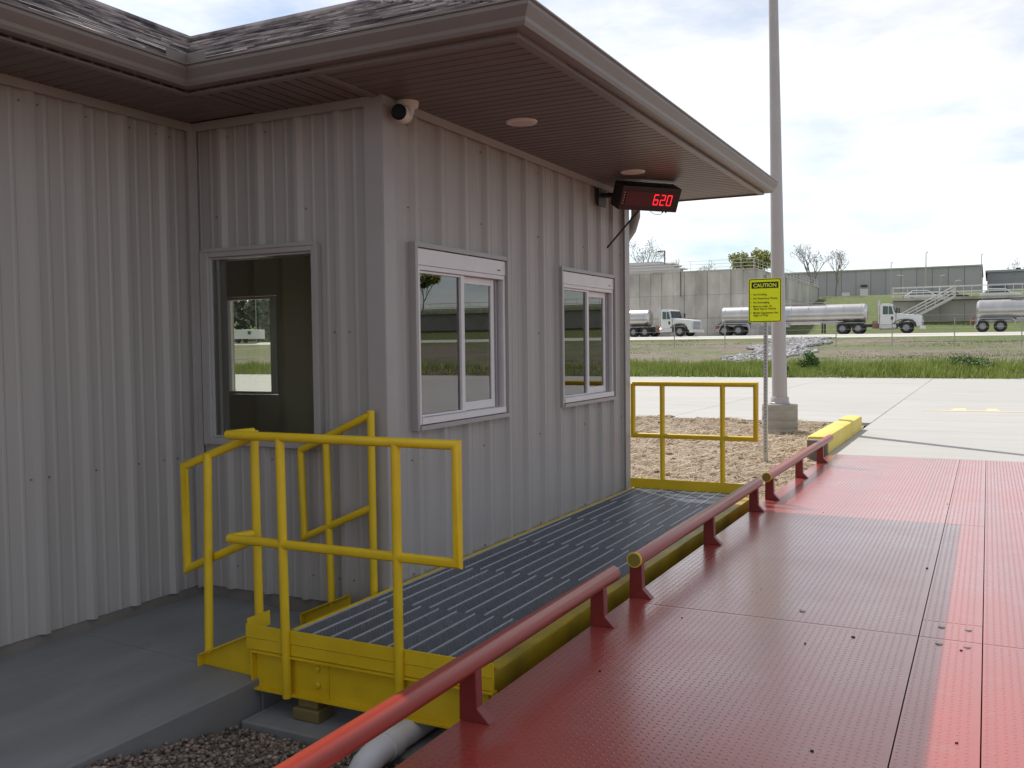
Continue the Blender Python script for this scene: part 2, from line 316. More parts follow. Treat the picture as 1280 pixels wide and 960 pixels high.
# ------------------------------------------------------------------ yard paving: slabs with open joints
pave = MB(); pave.box(-70, 90, 11.9, 33.6, -0.24, -0.12); pave = tag(pave.build('concrete_yard', CONCD), kind='structure')
sx_edges = [-70, -50, -38, -30, -24.5, -19.9, -15.3, -10.7, -6.1, -2.4, 1.3, 5.9, 10.5, 15.1, 19.7, 24.3, 32, 44, 60, 90]
sy_edges = [11.76, 15.4, 20.0, 24.6, 29.2, 34.0]
for j in range(len(sy_edges) - 1):
    for i in range(len(sx_edges) - 1):
        x0, x1, y0, y1 = sx_edges[i], sx_edges[i + 1], sy_edges[j], sy_edges[j + 1]
        if j == 0 and x1 <= 1.31: y0 = 13.0
        q = MB(); g = 0.006; q.box(x0 + g, x1 - g, y0 + g, y1 - g, -0.15, -0.035 + random.uniform(-0.0015, 0.0015)); q.build('concrete_slab', CONC, pave, bevel=0.004)
q = MB(); q.box(1.306, 9.0, 8.02, 11.745, -0.30, -0.034); q.build('concrete_slab', CONC, pave, bevel=0.005)
q = MB(); q.box(9.012, 20, 8.02, 11.745, -0.30, -0.034); q.build('concrete_slab', CONC, pave, bevel=0.005)
q = MB()   # expansion joint filler along scale end
q.box(1.31, 4.64, 7.985, 8.018, -0.28, -0.06); q.build('joint_filler', DARKIN, pave)
# faded yellow arrow painted on the yard
am = MB(); am.prism([(1.95, 16.35), (3.75, 16.45), (3.75, 16.62), (3.35, 16.62), (3.30, 17.3), (3.12, 17.3), (3.10, 16.62), (2.75, 16.6), (2.72, 17.35), (2.50, 17.2), (2.45, 16.58), (1.95, 16.5)], 2, -0.034, -0.029)
tag(am.build('pavement_marking', PAINTY), 'faded yellow stencil marking painted on the concrete yard', 'marking')

# curb block beside the approach
cb = MB(); cb.box(1.03, 1.30, 8.05, 9.7, -0.30, 0.19); cb.box(1.03, 1.30, 9.712, 11.7, -0.30, 0.19)
tag(cb.build('curb_block', CURBY, bevel=0.04, smooth=True), 'thick yellow painted concrete curb at the end of the red scale', 'curb')
cf = MB(); cf.box(1.06, 1.303, 7.89, 8.04, -0.5, 0.15); tag(cf.build('foundation_wall', CONCD, bevel=0.01), 'grey concrete foundation end face below the yellow curb', 'foundation')

# bare dirt strip with straw mulch
def fnoise(x, y): return math.sin(x * 2.1 + 1.3 * math.sin(y * 1.7)) * 0.5 + math.sin(y * 3.3 + x * 1.1) * 0.3 + math.sin(x * 5.7 - y * 4.9) * 0.2
def dirt_z(x, y):
    yend = 13.25 - 0.35 * (x + 3) / 3.6
    z = -0.13 + 0.018 * fnoise(x, y) + 0.01 * math.sin(11 * x + 7 * y)
    if y > yend - 0.8: z += 0.05 * max(0, math.sin((y - yend + 0.8) / 0.8 * math.pi)) * (1 + fnoise(x * 2, y)) + 0.03
    if y > yend: z -= (y - yend) * 0.5
    return z
gx = np.arange(-14, 1.29, 0.12); gy = np.arange(4.1, 13.9, 0.12)
V = [(x, y, dirt_z(x, y) + random.uniform(-0.008, 0.008)) for y in gy for x in gx]; n = len(gx)
F = [(j * n + i, j * n + i + 1, (j + 1) * n + i + 1, (j + 1) * n + i) for j in range(len(gy) - 1) for i in range(n - 1)]
b = MB(); b.v = V; b.f = F; b.m = [0] * len(F); tag(b.build('dirt_ground', DIRT, smooth=True, angle=80), kind='structure')
def blades(name, n, fx, length, width, matl, flat=True):
    vs = np.zeros((n * 4, 3)); fs = np.arange(n * 4).reshape(n, 4)
    for i in range(n):
        x, y, z = fx(); a = random.uniform(0, math.pi); l = random.uniform(*length) / 2; w = width * random.uniform(0.6, 1.3)
        dx, dy = math.cos(a) * l, math.sin(a) * l; wx, wy = -math.sin(a) * w, math.cos(a) * w; t = random.uniform(-0.4, 0.4) * l
        vs[4 * i] = (x - dx - wx, y - dy - wy, z - t); vs[4 * i + 1] = (x + dx - wx, y + dy - wy, z + t); vs[4 * i + 2] = (x + dx + wx, y + dy + wy, z + t + .004); vs[4 * i + 3] = (x - dx + wx, y - dy + wy, z - t + .004)
    o = bpy.data.objects.new(name, np_mesh(name, vs, fs, matl)); COL.objects.link(o); return o
def straw_pt():
    while True:
        x = random.uniform(-4.5, 1.28); y = random.uniform(4.15, 13.2)
        if y < 13.3 - 0.35 * (x + 3) / 3.6 and fnoise(x * 1.7 + 3, y * 1.6) > -0.55 + random.uniform(-0.3, 0.3) and not (x > 1.0 and y > 7.85): return x, y, dirt_z(x, y) + random.uniform(0.004, 0.03)
tag(blades('straw_mulch', 26000, straw_pt, (0.07, 0.22), 0.0035, STRAW), 'dry straw scattered over the bare dirt strip', 'straw', kind='stuff')
def rock(c, r, seed):
    rr = random.Random(seed); bm = bmesh.new(); bmesh.ops.create_icosphere(bm, subdivisions=1, radius=1)
    sc = (rr.uniform(.7, 1.2), rr.uniform(.6, 1.1), rr.uniform(.45, .8))
    vs = []
    for v in bm.verts:
        k = rr.uniform(.82, 1.12); vs.append((v.co.x * sc[0] * k, v.co.y * sc[1] * k, v.co.z * sc[2] * k))
    fs = [tuple(v.index for v in f.verts) for f in bm.faces]; bm.free(); return np.array(vs), np.array(fs)
ROCKS = [rock((0, 0, 0), 1, s) for s in range(12)]
def rocks(name, n, fx, size, matl):
    allv = []; allf = []; off = 0
    for i in range(n):
        x, y, z = fx(); v, f = ROCKS[i % 12]; a = random.uniform(0, 6.28); ca, sa = math.cos(a), math.sin(a); s = random.uniform(*size)
        M = np.array([[ca, -sa, 0], [sa, ca, 0], [0, 0, 1]]) * s
        allv.append(v @ M.T + (x, y, z)); allf.append(f + off); off += len(v)
    o = bpy.data.objects.new(name, np_mesh(name, np.concatenate(allv), np.concatenate(allf), matl, smooth=True)); COL.objects.link(o); return o
def clod_pt():
    x = random.uniform(-4, 1.2); y = random.uniform(4.3, 13.1)
    return x, y, dirt_z(x, y) + 0.005
tag(rocks('dirt_clods', 520, clod_pt, (0.012, 0.06), CLOD), 'small brown dirt clods lying in the straw strip', 'clods', kind='stuff')
def lump_pt():
    x = random.uniform(-6, 0.8); yend = 13.25 - 0.35 * (x + 3) / 3.6
    return x, yend - random.uniform(-0.05, 0.5), dirt_z(x, yend - 0.2) - 0.01
tag(rocks('dirt_berm', 260, lump_pt, (0.03, 0.12), DIRT), 'crumbly dirt berm along the edge of the concrete yard', 'dirt', kind='stuff')

# near ground: gravel, apron slabs, footing pad
gb = MB(); gb.box(-0.6, 1.30, -9, 4.18, -0.60, -0.455); tag(gb.build('gravel_bed', CONCD), kind='structure')
def grav_z(y): return -0.45 + 0.17 * max(0.0, min(1.0, (-1.12 - y) / 0.85))
gs = MB(); gs.prism([(-1.12, -0.50), (-1.12, -0.452), (-1.97, -0.284), (-9.0, -0.284), (-9.0, -0.50)], 0, -0.138, 1.29); tag(gs.build('gravel_base', CONCD), kind='structure')
def grav_pt():
    y = random.uniform(-3.4, -1.12); return random.uniform(-0.13, 1.27), y, grav_z(y) + random.uniform(-0.004, 0.022)
tag(rocks('gravel', 9500, grav_pt, (0.007, 0.017), GRAVEL), 'brown river gravel between the concrete apron and the scale', 'gravel', kind='stuff')
ap = MB()
def apz(x): return -0.195 - 0.055 * (x + 1.465) / 1.33
ap = tag(MB().build('concrete_apron', CONCS), kind='structure')
def apron(y0, y1):
    q = MB(); q.add([(-1.60, y0, -0.62), (-0.14, y0, -0.62), (-0.14, y1, -0.62), (-1.60, y1, -0.62), (-1.60, y0, apz(-1.6)), (-0.14, y0, apz(-.14)), (-0.14, y1, apz(-.14)), (-1.60, y1, apz(-1.6))],
                      [(0, 3, 2, 1), (4, 5, 6, 7), (0, 1, 5, 4), (1, 2, 6, 5), (2, 3, 7, 6), (3, 0, 4, 7)]); q.build('concrete_slab', CONCS, ap, bevel=0.008)
apron(-8.9, -4.0); apron(-3.994, -0.93); apron(-0.924, 0.05)
pd = MB(); pd.box(-0.12, 1.24, -1.10, 4.15, -0.60, -0.405); tag(pd.build('footing_pad', CONCS, bevel=0.008), 'grey concrete footing pad under the yellow walkway', 'footing')

# ------------------------------------------------------------------ scale house
L1 = 4.04; WX = -1.465; ZT = 2.85; ZB = -0.13
house = empty('scale_house', (-1.0, 2.0, -0.2), 'taupe metal sided scale house with shingled hip roof beside the red scale', 'building')
def rib_profile(s0, s1, first, pitch=0.3048):
    pts = []
    k = math.floor((s0 - first) / pitch) - 1
    while first + k * pitch < s1 + pitch:
        c = first + k * pitch
        for ds, h in ((-0.036, 0), (-0.014, 0.031), (0.014, 0.031), (0.036, 0), (0.088, 0), (0.097, 0.004), (0.110, 0.004), (0.119, 0), (0.188, 0), (0.197, 0.004), (0.210, 0.004), (0.219, 0)): pts.append((c + ds, h))
        k += 1
    def hh(s):
        for (a, ha), (b_, hb) in zip(pts, pts[1:]):
            if a <= s <= b_: return ha + (hb - ha) * (s - a) / max(1e-9, b_ - a)
        return 0
    return sorted([(s, h) for s, h in pts if s0 < s < s1] + [(s0, hh(s0)), (s1, hh(s1))])
def siding(s0, s1, first, place, z0, z1, holes):
    """place(s,h,z) -> world; holes (sa,sb,za,zb)"""
    pr = rib_profile(s0, s1, first)
    cuts = [c for h in holes for c in h[:2] if s0 < c < s1]
    def hat(s):
        for (a, ha), (b_, hb) in zip(pr, pr[1:]):
            if a <= s <= b_: return ha + (hb - ha) * (s - a) / max(1e-9, b_ - a)
        return 0
    pr = sorted(set(pr + [(c, hat(c)) for c in cuts]))
    q = MB()
    for (a, ha), (b_, hb) in zip(pr, pr[1:]):
        if b_ - a < 1e-6: continue
        mid = (a + b_) / 2; spans = [(z0, z1)]
        for (ha0, hb0, za, zb) in holes:
            if ha0 <= mid <= hb0: spans = [(z0, za), (zb, z1)]
        for za, zb in spans:
            q.add([place(a, ha, za), place(b_, hb, za), place(b_, hb, zb), place(a, ha, zb)], [(0, 1, 2, 3)])
    return q.build('siding_panel', SIDING, house)
W1 = (0.30, 1.485, 0.93, 2.015); W2 = (2.475, 3.66, 0.93, 2.015); W3 = (-1.312, -0.487, 0.845, 1.992)
front = lambda s, h, z: (h, s, z)
near = lambda s, h, z: (s, -h, z)
left = lambda s, h, z: (WX + h, s, z)
fr_first = 0.33
e = [0.0, 0.585, 1.50, 2.414, 3.329, L1]
for a, c in zip(e, e[1:]): siding(a, c, fr_first, front, ZB, ZT, [W1, W2])
e = [WX, -1.06, -0.145, 0.0]
for a, c in zip(e, e[1:]): siding(a, c, -1.21, near, ZB, ZT, [W3])
lf_first = -0.245
e = [-9.0, -8.02, -7.105, -6.19, -5.276, -4.36, -3.447, -2.533, -1.62, -0.70, 0.0]
for a, c in zip(e, e[1:]): siding(a, c, lf_first, left, ZB, ZT, [])
# unseen north, west and south sides; west opening added to brighten the room
siding(-5.3, 0.0, 0.1, lambda s, h, z: (s, L1 + h, z), ZB, ZT, [(-5.0, -4.2, 0.86, 2.02)]); siding(-9.0, L1, 0.1, lambda s, h, z: (-5.3 - h, s, z), ZB, ZT, [(0.5, 3.3, 0.8, 2.1)]); siding(-5.3, WX, 0.1, lambda s, h, z: (s, -9.0 - h, z), ZB, ZT + 0.05, [])
# foundation below the siding
q = MB(); q.box(-5.28, WX - 0.005, -8.98, L1 - 0.02, -0.7, ZB - 0.002); q.box(WX - 0.005, -0.012, 0.012, L1 - 0.02, -0.7, ZB - 0.002); q.build('foundation', CONCD, house)
# trims
def part(name, m, boxes, parent=house, bevel=0.0):
    q = MB()
    for bx in boxes: q.box(*bx)
    return q.build(name, m, parent, bevel=bevel)
part('corner_trim', TRIM, [(-0.085, 0.037, -0.040, -0.034, ZB - 0.005, ZT - 0.004), (0.034, 0.040, -0.034, 0.085, ZB - 0.005, ZT - 0.004)])
part('corner_trim', TRIM, [(0.034, 0.040, L1 - 0.085, L1 + 0.040, ZB - 0.005, ZT - 0.004), (-0.085, 0.034, L1 + 0.034, L1 + 0.040, ZB - 0.005, ZT - 0.004)])
part('corner_trim', TRIM, [(WX + 0.034, WX + 0.075, -0.040, -0.034, ZB - 0.005, ZT - 0.004), (WX + 0.034, WX + 0.04, -0.075, -0.040, ZB - 0.005, ZT - 0.004)])
part('eave_trim', TRIM, [(0.034, 0.046, -0.045, L1 + 0.04, ZT - 0.055, ZT - 0.002)]); part('eave_trim', TRIM, [(WX + 0.046, 0.034, -0.046, -0.034, ZT - 0.055, ZT - 0.002)])
part('eave_trim', TRIM, [(WX + 0.034, WX + 0.046, -9.0, -0.034, ZT - 0.055, ZT - 0.002)])
part('base_trim', TRIM, [(0.002, 0.036, 0.09, L1 - 0.09, ZB - 0.02, ZB - 0.002)]); 
# siding screws
SCR = mat('siding_screw', (0.21, 0.18, 0.17), 0.5)
def screws(pts, place):
    q = MB()
    for s, z in pts:
        c = Vector(place(s, 0.0, z)); o_ = (Vector(place(s, 0.012, z)) - c); d = o_.normalized(); u = Vector((0, 0, 1)); a = d.cross(u); r = 0.0058
        ring = [c + r * (math.cos(t) * a + math.sin(t) * u) for t in [k * math.pi / 3 for k in range(6)]]
        q.add(ring + [p + o_ * 0.6 for p in ring], [tuple(range(6)), tuple(range(11, 5, -1))] + [(i, (i + 1) % 6, (i + 1) % 6 + 6, i + 6) for i in range(6)])
    o = q.build('siding_screws', SCR, house); o['kind'] = 'stuff'
def scr_rows(first, s0, s1, holes):
    out = []
    k = -60
    while k < 60:
        c = first + k * 0.3048
        for ds in ((0.055, -0.055) if k % 3 == 0 else (0.055,)):
            s = c + ds
            if s0 < s < s1:
                for z in (2.74, 2.25, 1.505, 0.72, 0.02):
                    if not any(h[0] - .07 < s < h[1] + .07 and h[2] - .07 < z < h[3] + .07 for h in holes): out.append((s, z))
        k += 1
    return out
screws(scr_rows(fr_first - 0.0, 0.1, L1 - 0.1, [W1, W2]), front); few = lambda r: [p for k, p in enumerate(r) if (k * 7) % 5 < 2]
screws(few(scr_rows(-1.21, WX + 0.1, -0.1, [W3])), near); screws(few(scr_rows(lf_first, -8.9, -0.1, [])), left)

# windows on the front
def front_window(y0, y1, z0, z1):
    w = empty('window', (0.0, (y0 + y1) / 2, z0), parent=house)
    t = 0.03
    part('trim', TRIM, [(0.0, 0.052, y0 - t, y0 - 0.002, z0 - t, z1 + t), (0.0, 0.052, y1 + 0.002, y1 + t, z0 - t, z1 + t), (0.0, 0.050, y0 - 0.002, y1 + 0.002, z1 + 0.002, z1 + t), (0.0, 0.062, y0 - 0.002, y1 + 0.002, z0 - t, z0 - 0.002)], w)
    hz = z1 - 0.105
    part('header_board', VINYL, [(-0.03, 0.036, y0 + 0.004, y1 - 0.004, hz, z1 - 0.003)], w, bevel=0.004)
    fw = 0.034
    part('frame', VINYL, [(-0.11, 0.040, y0 + 0.003, y0 + 0.003 + fw, z0 + 0.002, hz - 0.002), (-0.11, 0.030, y1 - 0.003 - fw * .8, y1 - 0.003, z0 + 0.002, hz - 0.002),
                          (-0.11, 0.038, y0 + 0.004 + fw, y1 - 0.004 - fw * .8, hz - 0.03, hz - 0.002), (-0.11, 0.046, y0 + 0.004 + fw, y1 - 0.004 - fw * .8, z0 + 0.003, z0 + 0.045)], w, bevel=0.003)
    ym = y0 + (y1 - y0) * 0.475
    # fixed light
    part('sash', VINYL, [(-0.012, 0.024, ym, ym + 0.042, z0 + 0.047, hz - 0.032), (-0.010, 0.022, y0 + 0.039, y0 + 0.056, z0 + 0.047, hz - 0.032), (-0.010, 0.022, y0 + 0.057, ym - 0.001, hz - 0.047, hz - 0.032), (-0.010, 0.022, y0 + 0.057, ym - 0.001, z0 + 0.047, z0 + 0.060)], w, bevel=0.002)
    part('glass_pane', GLASS, [(0.000, 0.006, y0 + 0.056, ym, z0 + 0.058, hz - 0.046)], w)
    # sliding light, set back behind the fixed one and pushed half open
    ye = y1 - 0.105
    part('sash', VINYL, [(-0.034, -0.008, ye - 0.045, ye, z0 + 0.047, hz - 0.032), (-0.034, -0.008, ym + 0.043, ye - 0.046, hz - 0.080, hz - 0.032), (-0.034, -0.008, ym + 0.043, ye - 0.046, z0 + 0.047, z0 + 0.105)], w, bevel=0.003)
    part('glass_pane', GLASS, [(-0.024, -0.018, ym + 0.043, ye - 0.044, z0 + 0.102, hz - 0.078)], w)
    part('jamb', JAMB, [(-0.050, -0.036, ye - 0.01, y1 - 0.031, z0 + 0.047, hz - 0.032), (-0.035, -0.004, ye + 0.022, ye + 0.030, z0 + 0.047, hz - 0.032), (-0.035, 0.010, ye + 0.048, ye + 0.056, z0 + 0.047, hz - 0.032)], w)
    part('latch', SIGNK, [(0.036, 0.039, y1 - 0.13, y1 - 0.085, hz + 0.030, hz + 0.037)], w)
front_window(*W1); front_window(*W2)
# picture window on the near wall
x0, x1, z0, z1 = W3
w = empty('window', ((x0 + x1) / 2, 0, z0), parent=house)
t = 0.046
part('trim', TRIM, [(x0 - t, x0, -0.046, 0.0, z0 - t, z1 + t), (x1, x1 + t, -0.046, 0.0, z0 - t, z1 + t), (x0 + 0.001, x1 - 0.001, -0.044, 0.0, z1, z1 + t), (x0 + 0.001, x1 - 0.001, -0.050, 0.0, z0 - t, z0)], w, bevel=0.006)
part('trim', TRIM, [(x0 - t - .012, x0 - t + .012, -0.054, -0.047, z0 - t, z1 + t), (x1 + t - .012, x1 + t + .012, -0.054, -0.047, z0 - t, z1 + t), (x0 - t + .013, x1 + t - .013, -0.053, -0.047, z1 + t - .012, z1 + t + .010)], w)
part('frame', JAMB, [(x0 + 0.001, x0 + 0.012, -0.030, 0.11, z0 + 0.001, z1 - 0.001), (x1 - 0.012, x1 - 0.001, -0.020, 0.11, z0 + 0.001, z1 - 0.001), (x0 + 0.013, x1 - 0.013, -0.020, 0.11, z1 - 0.012, z1 - 0.001), (x0 + 0.013, x1 - 0.013, -0.020, 0.11, z0 + 0.001, z0 + 0.013)], w)
part('glass_pane', GLASS_CLEAR, [(x0 + 0.0125, x1 - 0.0125, -0.016, -0.010, z0 + 0.0135, z1 - 0.0125)], w)
part('sash', JAMB, [(x0 + 0.035, x0 + 0.060, 0.0, 0.05, z0 + 0.0135, z1 - 0.0125)], w)
# far window opposite, seen through the glass
w = empty('window', (-4.6, L1, 0.86), parent=house)
part('trim', TRIM, [(-5.05, -5.0, L1, L1 + 0.04, 0.81, 2.07), (-4.2, -4.15, L1, L1 + 0.04, 0.81, 2.07), (-4.999, -4.201, L1, L1 + 0.04, 2.02, 2.07), (-4.999, -4.201, L1, L1 + 0.05, 0.81, 0.86)], w)
part('frame', VINYL, [(-5.0, -4.97, L1 - 0.12, L1 - 0.01, 0.87, 2.01), (-4.30, -4.2, L1 - 0.12, L1 - 0.01, 0.87, 2.01), (-4.969, -4.301, L1 - 0.12, L1 - 0.01, 1.98, 2.01), (-4.969, -4.301, L1 - 0.14, L1 - 0.01, 0.87, 0.90)], w)
part('glass_pane', GLASS_CLEAR, [(-4.969, -4.301, L1 - 0.05, L1 - 0.045, 0.90, 1.98)], w)
# interior shell
def holed(name, m, s0, s1, z0, z1, holes, place, d):
    q = MB(); ss = sorted(set([s0, s1] + [c for h in holes for c in h[:2]]))
    for a, c in zip(ss, ss[1:]):
        mid = (a + c) / 2; spans = [(z0, z1)]
        for h in holes:
            if h[0] <= mid <= h[1]: spans = [(z0, h[2]), (h[3], z1)]
        for za, zb in spans:
            p = [place(a, 0, za), place(c, 0, za), place(c, 0, zb), place(a, 0, zb)]; r = [place(a, d, za), place(c, d, za), place(c, d, zb), place(a, d, zb)]
            q.add(p + r, [(0, 1, 2, 3), (7, 6, 5, 4), (0, 4, 5, 1), (1, 5, 6, 2), (2, 6, 7, 3), (3, 7, 4, 0)])
    return q.build(name, m, house)
holed('interior_wall', INTW, 0.02, L1 - 0.02, -0.05, 2.6, [W1, W2], lambda s, h, z: (-0.012 - h, s, z), 0.10)
holed('interior_wall', INTW, -5.25, -0.115, -0.05, 2.6, [W3], lambda s, h, z: (s, 0.012 + h, z), 0.10)
holed('interior_wall', INTW, -5.25, -0.115, -0.05, 2.6, [(-5.0, -4.2, 0.86, 2.02)], lambda s, h, z: (s, L1 - 0.012 - h, z), 0.10)
holed('interior_wall', INTW, 0.115, L1 - 0.115, -0.05, 2.6, [(0.5, 3.3, 0.8, 2.1)], lambda s, h, z: (-5.28 + h, s, z), 0.08)  # hole for the added west window
w = empty('window', (-5.3, 1.9, 0.8), parent=house)  # unseen west window, added to let sunlight into the dark interior
part('frame', VINYL, [(-5.34, -5.20, 0.5, 0.55, 0.8, 2.1), (-5.34, -5.20, 3.25, 3.3, 0.8, 2.1), (-5.34, -5.20, 0.551, 3.249, 2.05, 2.1), (-5.34, -5.20, 0.551, 3.249, 0.8, 0.85), (-5.34, -5.20, 1.88, 1.92, 0.8495, 2.0505)], w)
part('glass_pane', GLASS_CLEAR, [(-5.29, -5.284, 0.55, 3.25, 0.85, 2.05)], w)
part('interior_floor', mat('floor_tile', (0.16, 0.14, 0.11), 0.6), [(-5.25, -0.12, 0.12, L1 - 0.12, -0.11, -0.055)]); part('interior_ceiling', INTW, [(-5.25, -0.02, 0.02, L1 - 0.02, 2.605, 2.65)])

# soffit boards
FX, FY, LX, FYN = 1.185, -0.60, -0.88, 4.72     # fascia planes: front, near, left recess, far
def sboard_mesh(name, length, w):
    q = MB(); g = 0.006
    q.add([(0, 0, 0), (length, 0, 0), (length, 0, .014), (0, 0, .014), (0, g, -.0), (0, w - g, -.006), (length, w - g, -.006), (length, g, -.006), (0, g, -.006), (0, w - g, .014), (length, w - g, .014), (length, w, .014)],
          [(8, 7, 6, 5), (8, 5, 9, 3), (7, 2, 10, 6), (0, 1, 7, 8), (5, 6, 10, 9)])
    return q.mesh(name, SOFFIT)
W_ = 0.085
q = MB(); q.box(LX, FX - 0.015, FY + 0.015, FYN - 0.015, ZT + 0.016, ZT + 0.03); q.box(-5.4, LX - 0.015, -9, FYN - 0.015, ZT + 0.016, ZT + 0.03)
q.build('soffit_backing', GROOVE, house)
m_front = sboard_mesh('soffit_board', FX - 0.047, W_); m_half = m_front
y = -0.045
while y + W_ < FYN: inst('soffit_board', m_front, Matrix.Translation((0.047, y, ZT)), house); y += W_ + 0.003
m_cor = sboard_mesh('soffit_board', FX - 0.004, W_); y = -0.048 - W_
while y > FY - 0.02: inst('soffit_board', m_cor, Matrix.Translation((0.0, max(y, FY + 0.002), ZT)), house); y -= W_ + 0.003
mn = sboard_mesh('soffit_board', -FY - 0.047, W_); x = -0.004
R90 = Matrix.Rotation(-math.pi / 2, 4, 'Z')
while x - W_ > WX + 0.5: inst('soffit_board', mn, Matrix.Translation((x - W_, -0.047, ZT)) @ R90, house); x -= W_ + 0.003
ml = sboard_mesh('soffit_board', LX - WX - 0.047, W_); y = -0.08 - W_
while y > -5.2: inst('soffit_board', ml, Matrix.Translation((WX + 0.047, y, ZT)), house); y -= W_ + 0.003
q = MB(); q.box(WX + 0.05, LX, -9, -5.25, ZT - 0.002, ZT + 0.012); q.box(-5.4, 0.0, L1 + 0.04, FYN, ZT, ZT + 0.012); q.build('soffit_panel', SOFFIT, house)
part('soffit_trim', GUTTER, [(FX - 0.05, FX - 0.012, FY + 0.012, FYN - 0.012, ZT - 0.016, ZT - 0.007)]); part('soffit_trim', GUTTER, [(LX + 0.012, FX - 0.052, FY + 0.012, FY + 0.05, ZT - 0.016, ZT - 0.007)])
part('soffit_trim', GUTTER, [(LX - 0.05, LX - 0.012, -9, FY, ZT - 0.016, ZT - 0.007)]); part('soffit_miter', GUTTER, [(-0.022, 0.022, FY + 0.052, -0.05, ZT - 0.014, ZT - 0.007)])
# fascia and gutter swept along the eaves with mitred corners
path = [(LX, -9.0), (LX, FY), (FX, FY), (FX, FYN), (-6.1, FYN)]
def sweep(name, m, prof, path, parent):
    n = len(path); rings = []
    for i, p in enumerate(path):
        p = Vector(p)
        def nrm(a, b_):
            d = (Vector(b_) - Vector(a)).normalized(); return Vector((d.y, -d.x))
        if i == 0: o = nrm(path[0], path[1])
        elif i == n - 1: o = nrm(path[-2], path[-1])
        else:
            a, c = nrm(path[i - 1], path[i]), nrm(path[i], path[i + 1]); o = (a + c) / (1 + a.dot(c))
        rings.append([(p.x + o.x * u, p.y + o.y * u, z) for u, z in prof])
    q = MB(); k = len(prof)
    q.v = [v for r in rings for v in r]
    for i in range(n - 1):
        for j in range(k): q.f.append((i * k + j, i * k + (j + 1) % k, (i + 1) * k + (j + 1) % k, (i + 1) * k + j)); q.m.append(0)
    q.add(rings[0], [tuple(range(k))]); q.add(rings[-1], [tuple(range(k))[::-1]])
    return q.build(name, m, parent)
sweep('fascia', GUTTER, [(-0.012, ZT - 0.018), (0.0, ZT - 0.018), (0.0, ZT + 0.115), (-0.012, ZT + 0.115)], path, house)
sweep('gutter', GUTTER, [(0.002, ZT + 0.005), (0.066, ZT + 0.005), (0.076, ZT + 0.022), (0.080, ZT + 0.04), (0.100, ZT + 0.070), (0.108, ZT + 0.083), (0.108, ZT + 0.100), (0.118, ZT + 0.104), (0.118, ZT + 0.112), (0.100, ZT + 0.112), (0.096, ZT + 0.080), (0.066, ZT + 0.026), (0.062, ZT + 0.012), (0.006, ZT + 0.012), (0.006, ZT + 0.10), (0.002, ZT + 0.10)], path, house)
part('splash_guard', GUTTER, [(LX + 0.100, LX + 0.106, FY - 0.24, FY - 0.104, ZT + 0.103, ZT + 0.165), (LX + 0.104, LX + 0.24, FY - 0.106, FY - 0.100, ZT + 0.103, ZT + 0.165)])
# roof slopes and shingles
SL = 0.485; ZE = ZT + 0.112; EX, EY, ELX, EYN = FX + 0.05, FY - 0.05, LX + 0.05, FYN + 0.05
hw = (EYN - EY) / 2; yr = EY + hw; xr0 = EX - hw; xr1 = ELX - hw; ZR = ZE + SL * hw; xw = xr1 - hw
slopes = []   # (origin, u dir, v dir (horizontal uphill), u-range function, run)
slopes.append(((0, EY), (1, 0), (0, 1), lambda v: (ELX - v, EX - v), hw))                    # near slope: from the valley to the hip
slopes.append(((EX, 0), (0, 1), (-1, 0), lambda v: (EY + v, EYN - v), hw))                    # front hip
slopes.append(((ELX, 0), (0, 1), (-1, 0), lambda v: (-9.2, EY + v), hw))                      # main slope over the recess
slopes.append(((0, EYN), (-1, 0), (0, -1), lambda v: (-(EX - v), -(xw + v)), hw))             # far slope
slopes.append(((xw, 0), (0, -1), (1, 0), lambda v: (-(EYN - v), 9.2), hw))                    # west slope
deck = MB(); shg = MB(); ck = math.sqrt(1 + SL * SL)
for (o, u, vd, rngf, run) in slopes:
    def P(uu, v, h=0.0):
        return (o[0] + u[0] * uu + vd[0] * (v - h * SL / ck), o[1] + u[1] * uu + vd[1] * (v - h * SL / ck), ZE + SL * v + h / ck)
    a0, a1 = rngf(0.0); b0, b1 = rngf(run); deck.add([P(a0, 0, -.012), P(a1, 0, -.012), P(b1, run, -.012), P(b0, run, -.012)], [(0, 1, 2, 3)])
    ex = 0.13; nrow = int(run * ck / ex)
    for rI in range(nrow):
        v0 = rI * ex / ck; v1 = min(run, (rI + 1.15) * ex / ck); ul, ur = rngf((v0 + v1) / 2); uu = ul - random.uniform(0, .2)
        while uu < ur:
            wd = random.choice([0.13, 0.17, 0.22, 0.28]); s = max(uu, ul); e2 = min(uu + wd, ur)
            if e2 - s > 0.01:
                h = random.choice([0.006, 0.012, 0.012])
                shg.add([P(s, v0, 0.0), P(e2, v0, 0.0), P(e2, v1, 0.0), P(s, v1, 0.0), P(s + .002, v0, h + .006), P(e2 - .002, v0, h + .006), P(e2 - .002, v1, .004), P(s + .002, v1, .004)], [(4, 5, 6, 7), (0, 1, 5, 4), (1, 2, 6, 5), (3, 0, 4, 7)])
            uu += wd
deck.build('roof_deck', GROOVE, house); o = shg.build('shingles', SHINGLE, house); o['kind'] = 'stuff'
cap = MB(); cap.tube([(EX - .02, EY + .02, ZE + .02), (xr0, yr, ZR + .02), (xr1, yr, ZR + .02), (xr1, -9.2, ZR + .02)], 0.03, 6); cap.tube([(EX - .02, EYN - .02, ZE + .02), (xr0, yr, ZR + .02)], 0.03, 6); cap.build('ridge_cap', SHINGLE, house)
q = MB(); q.add([(xw + .3, -8.99, ZT + .05), (ELX - .3, -8.99, ZT + .05), (xr1, -8.99, ZR - .05)], [(0, 1, 2)]); q.build('gable_end', SIDING, house)
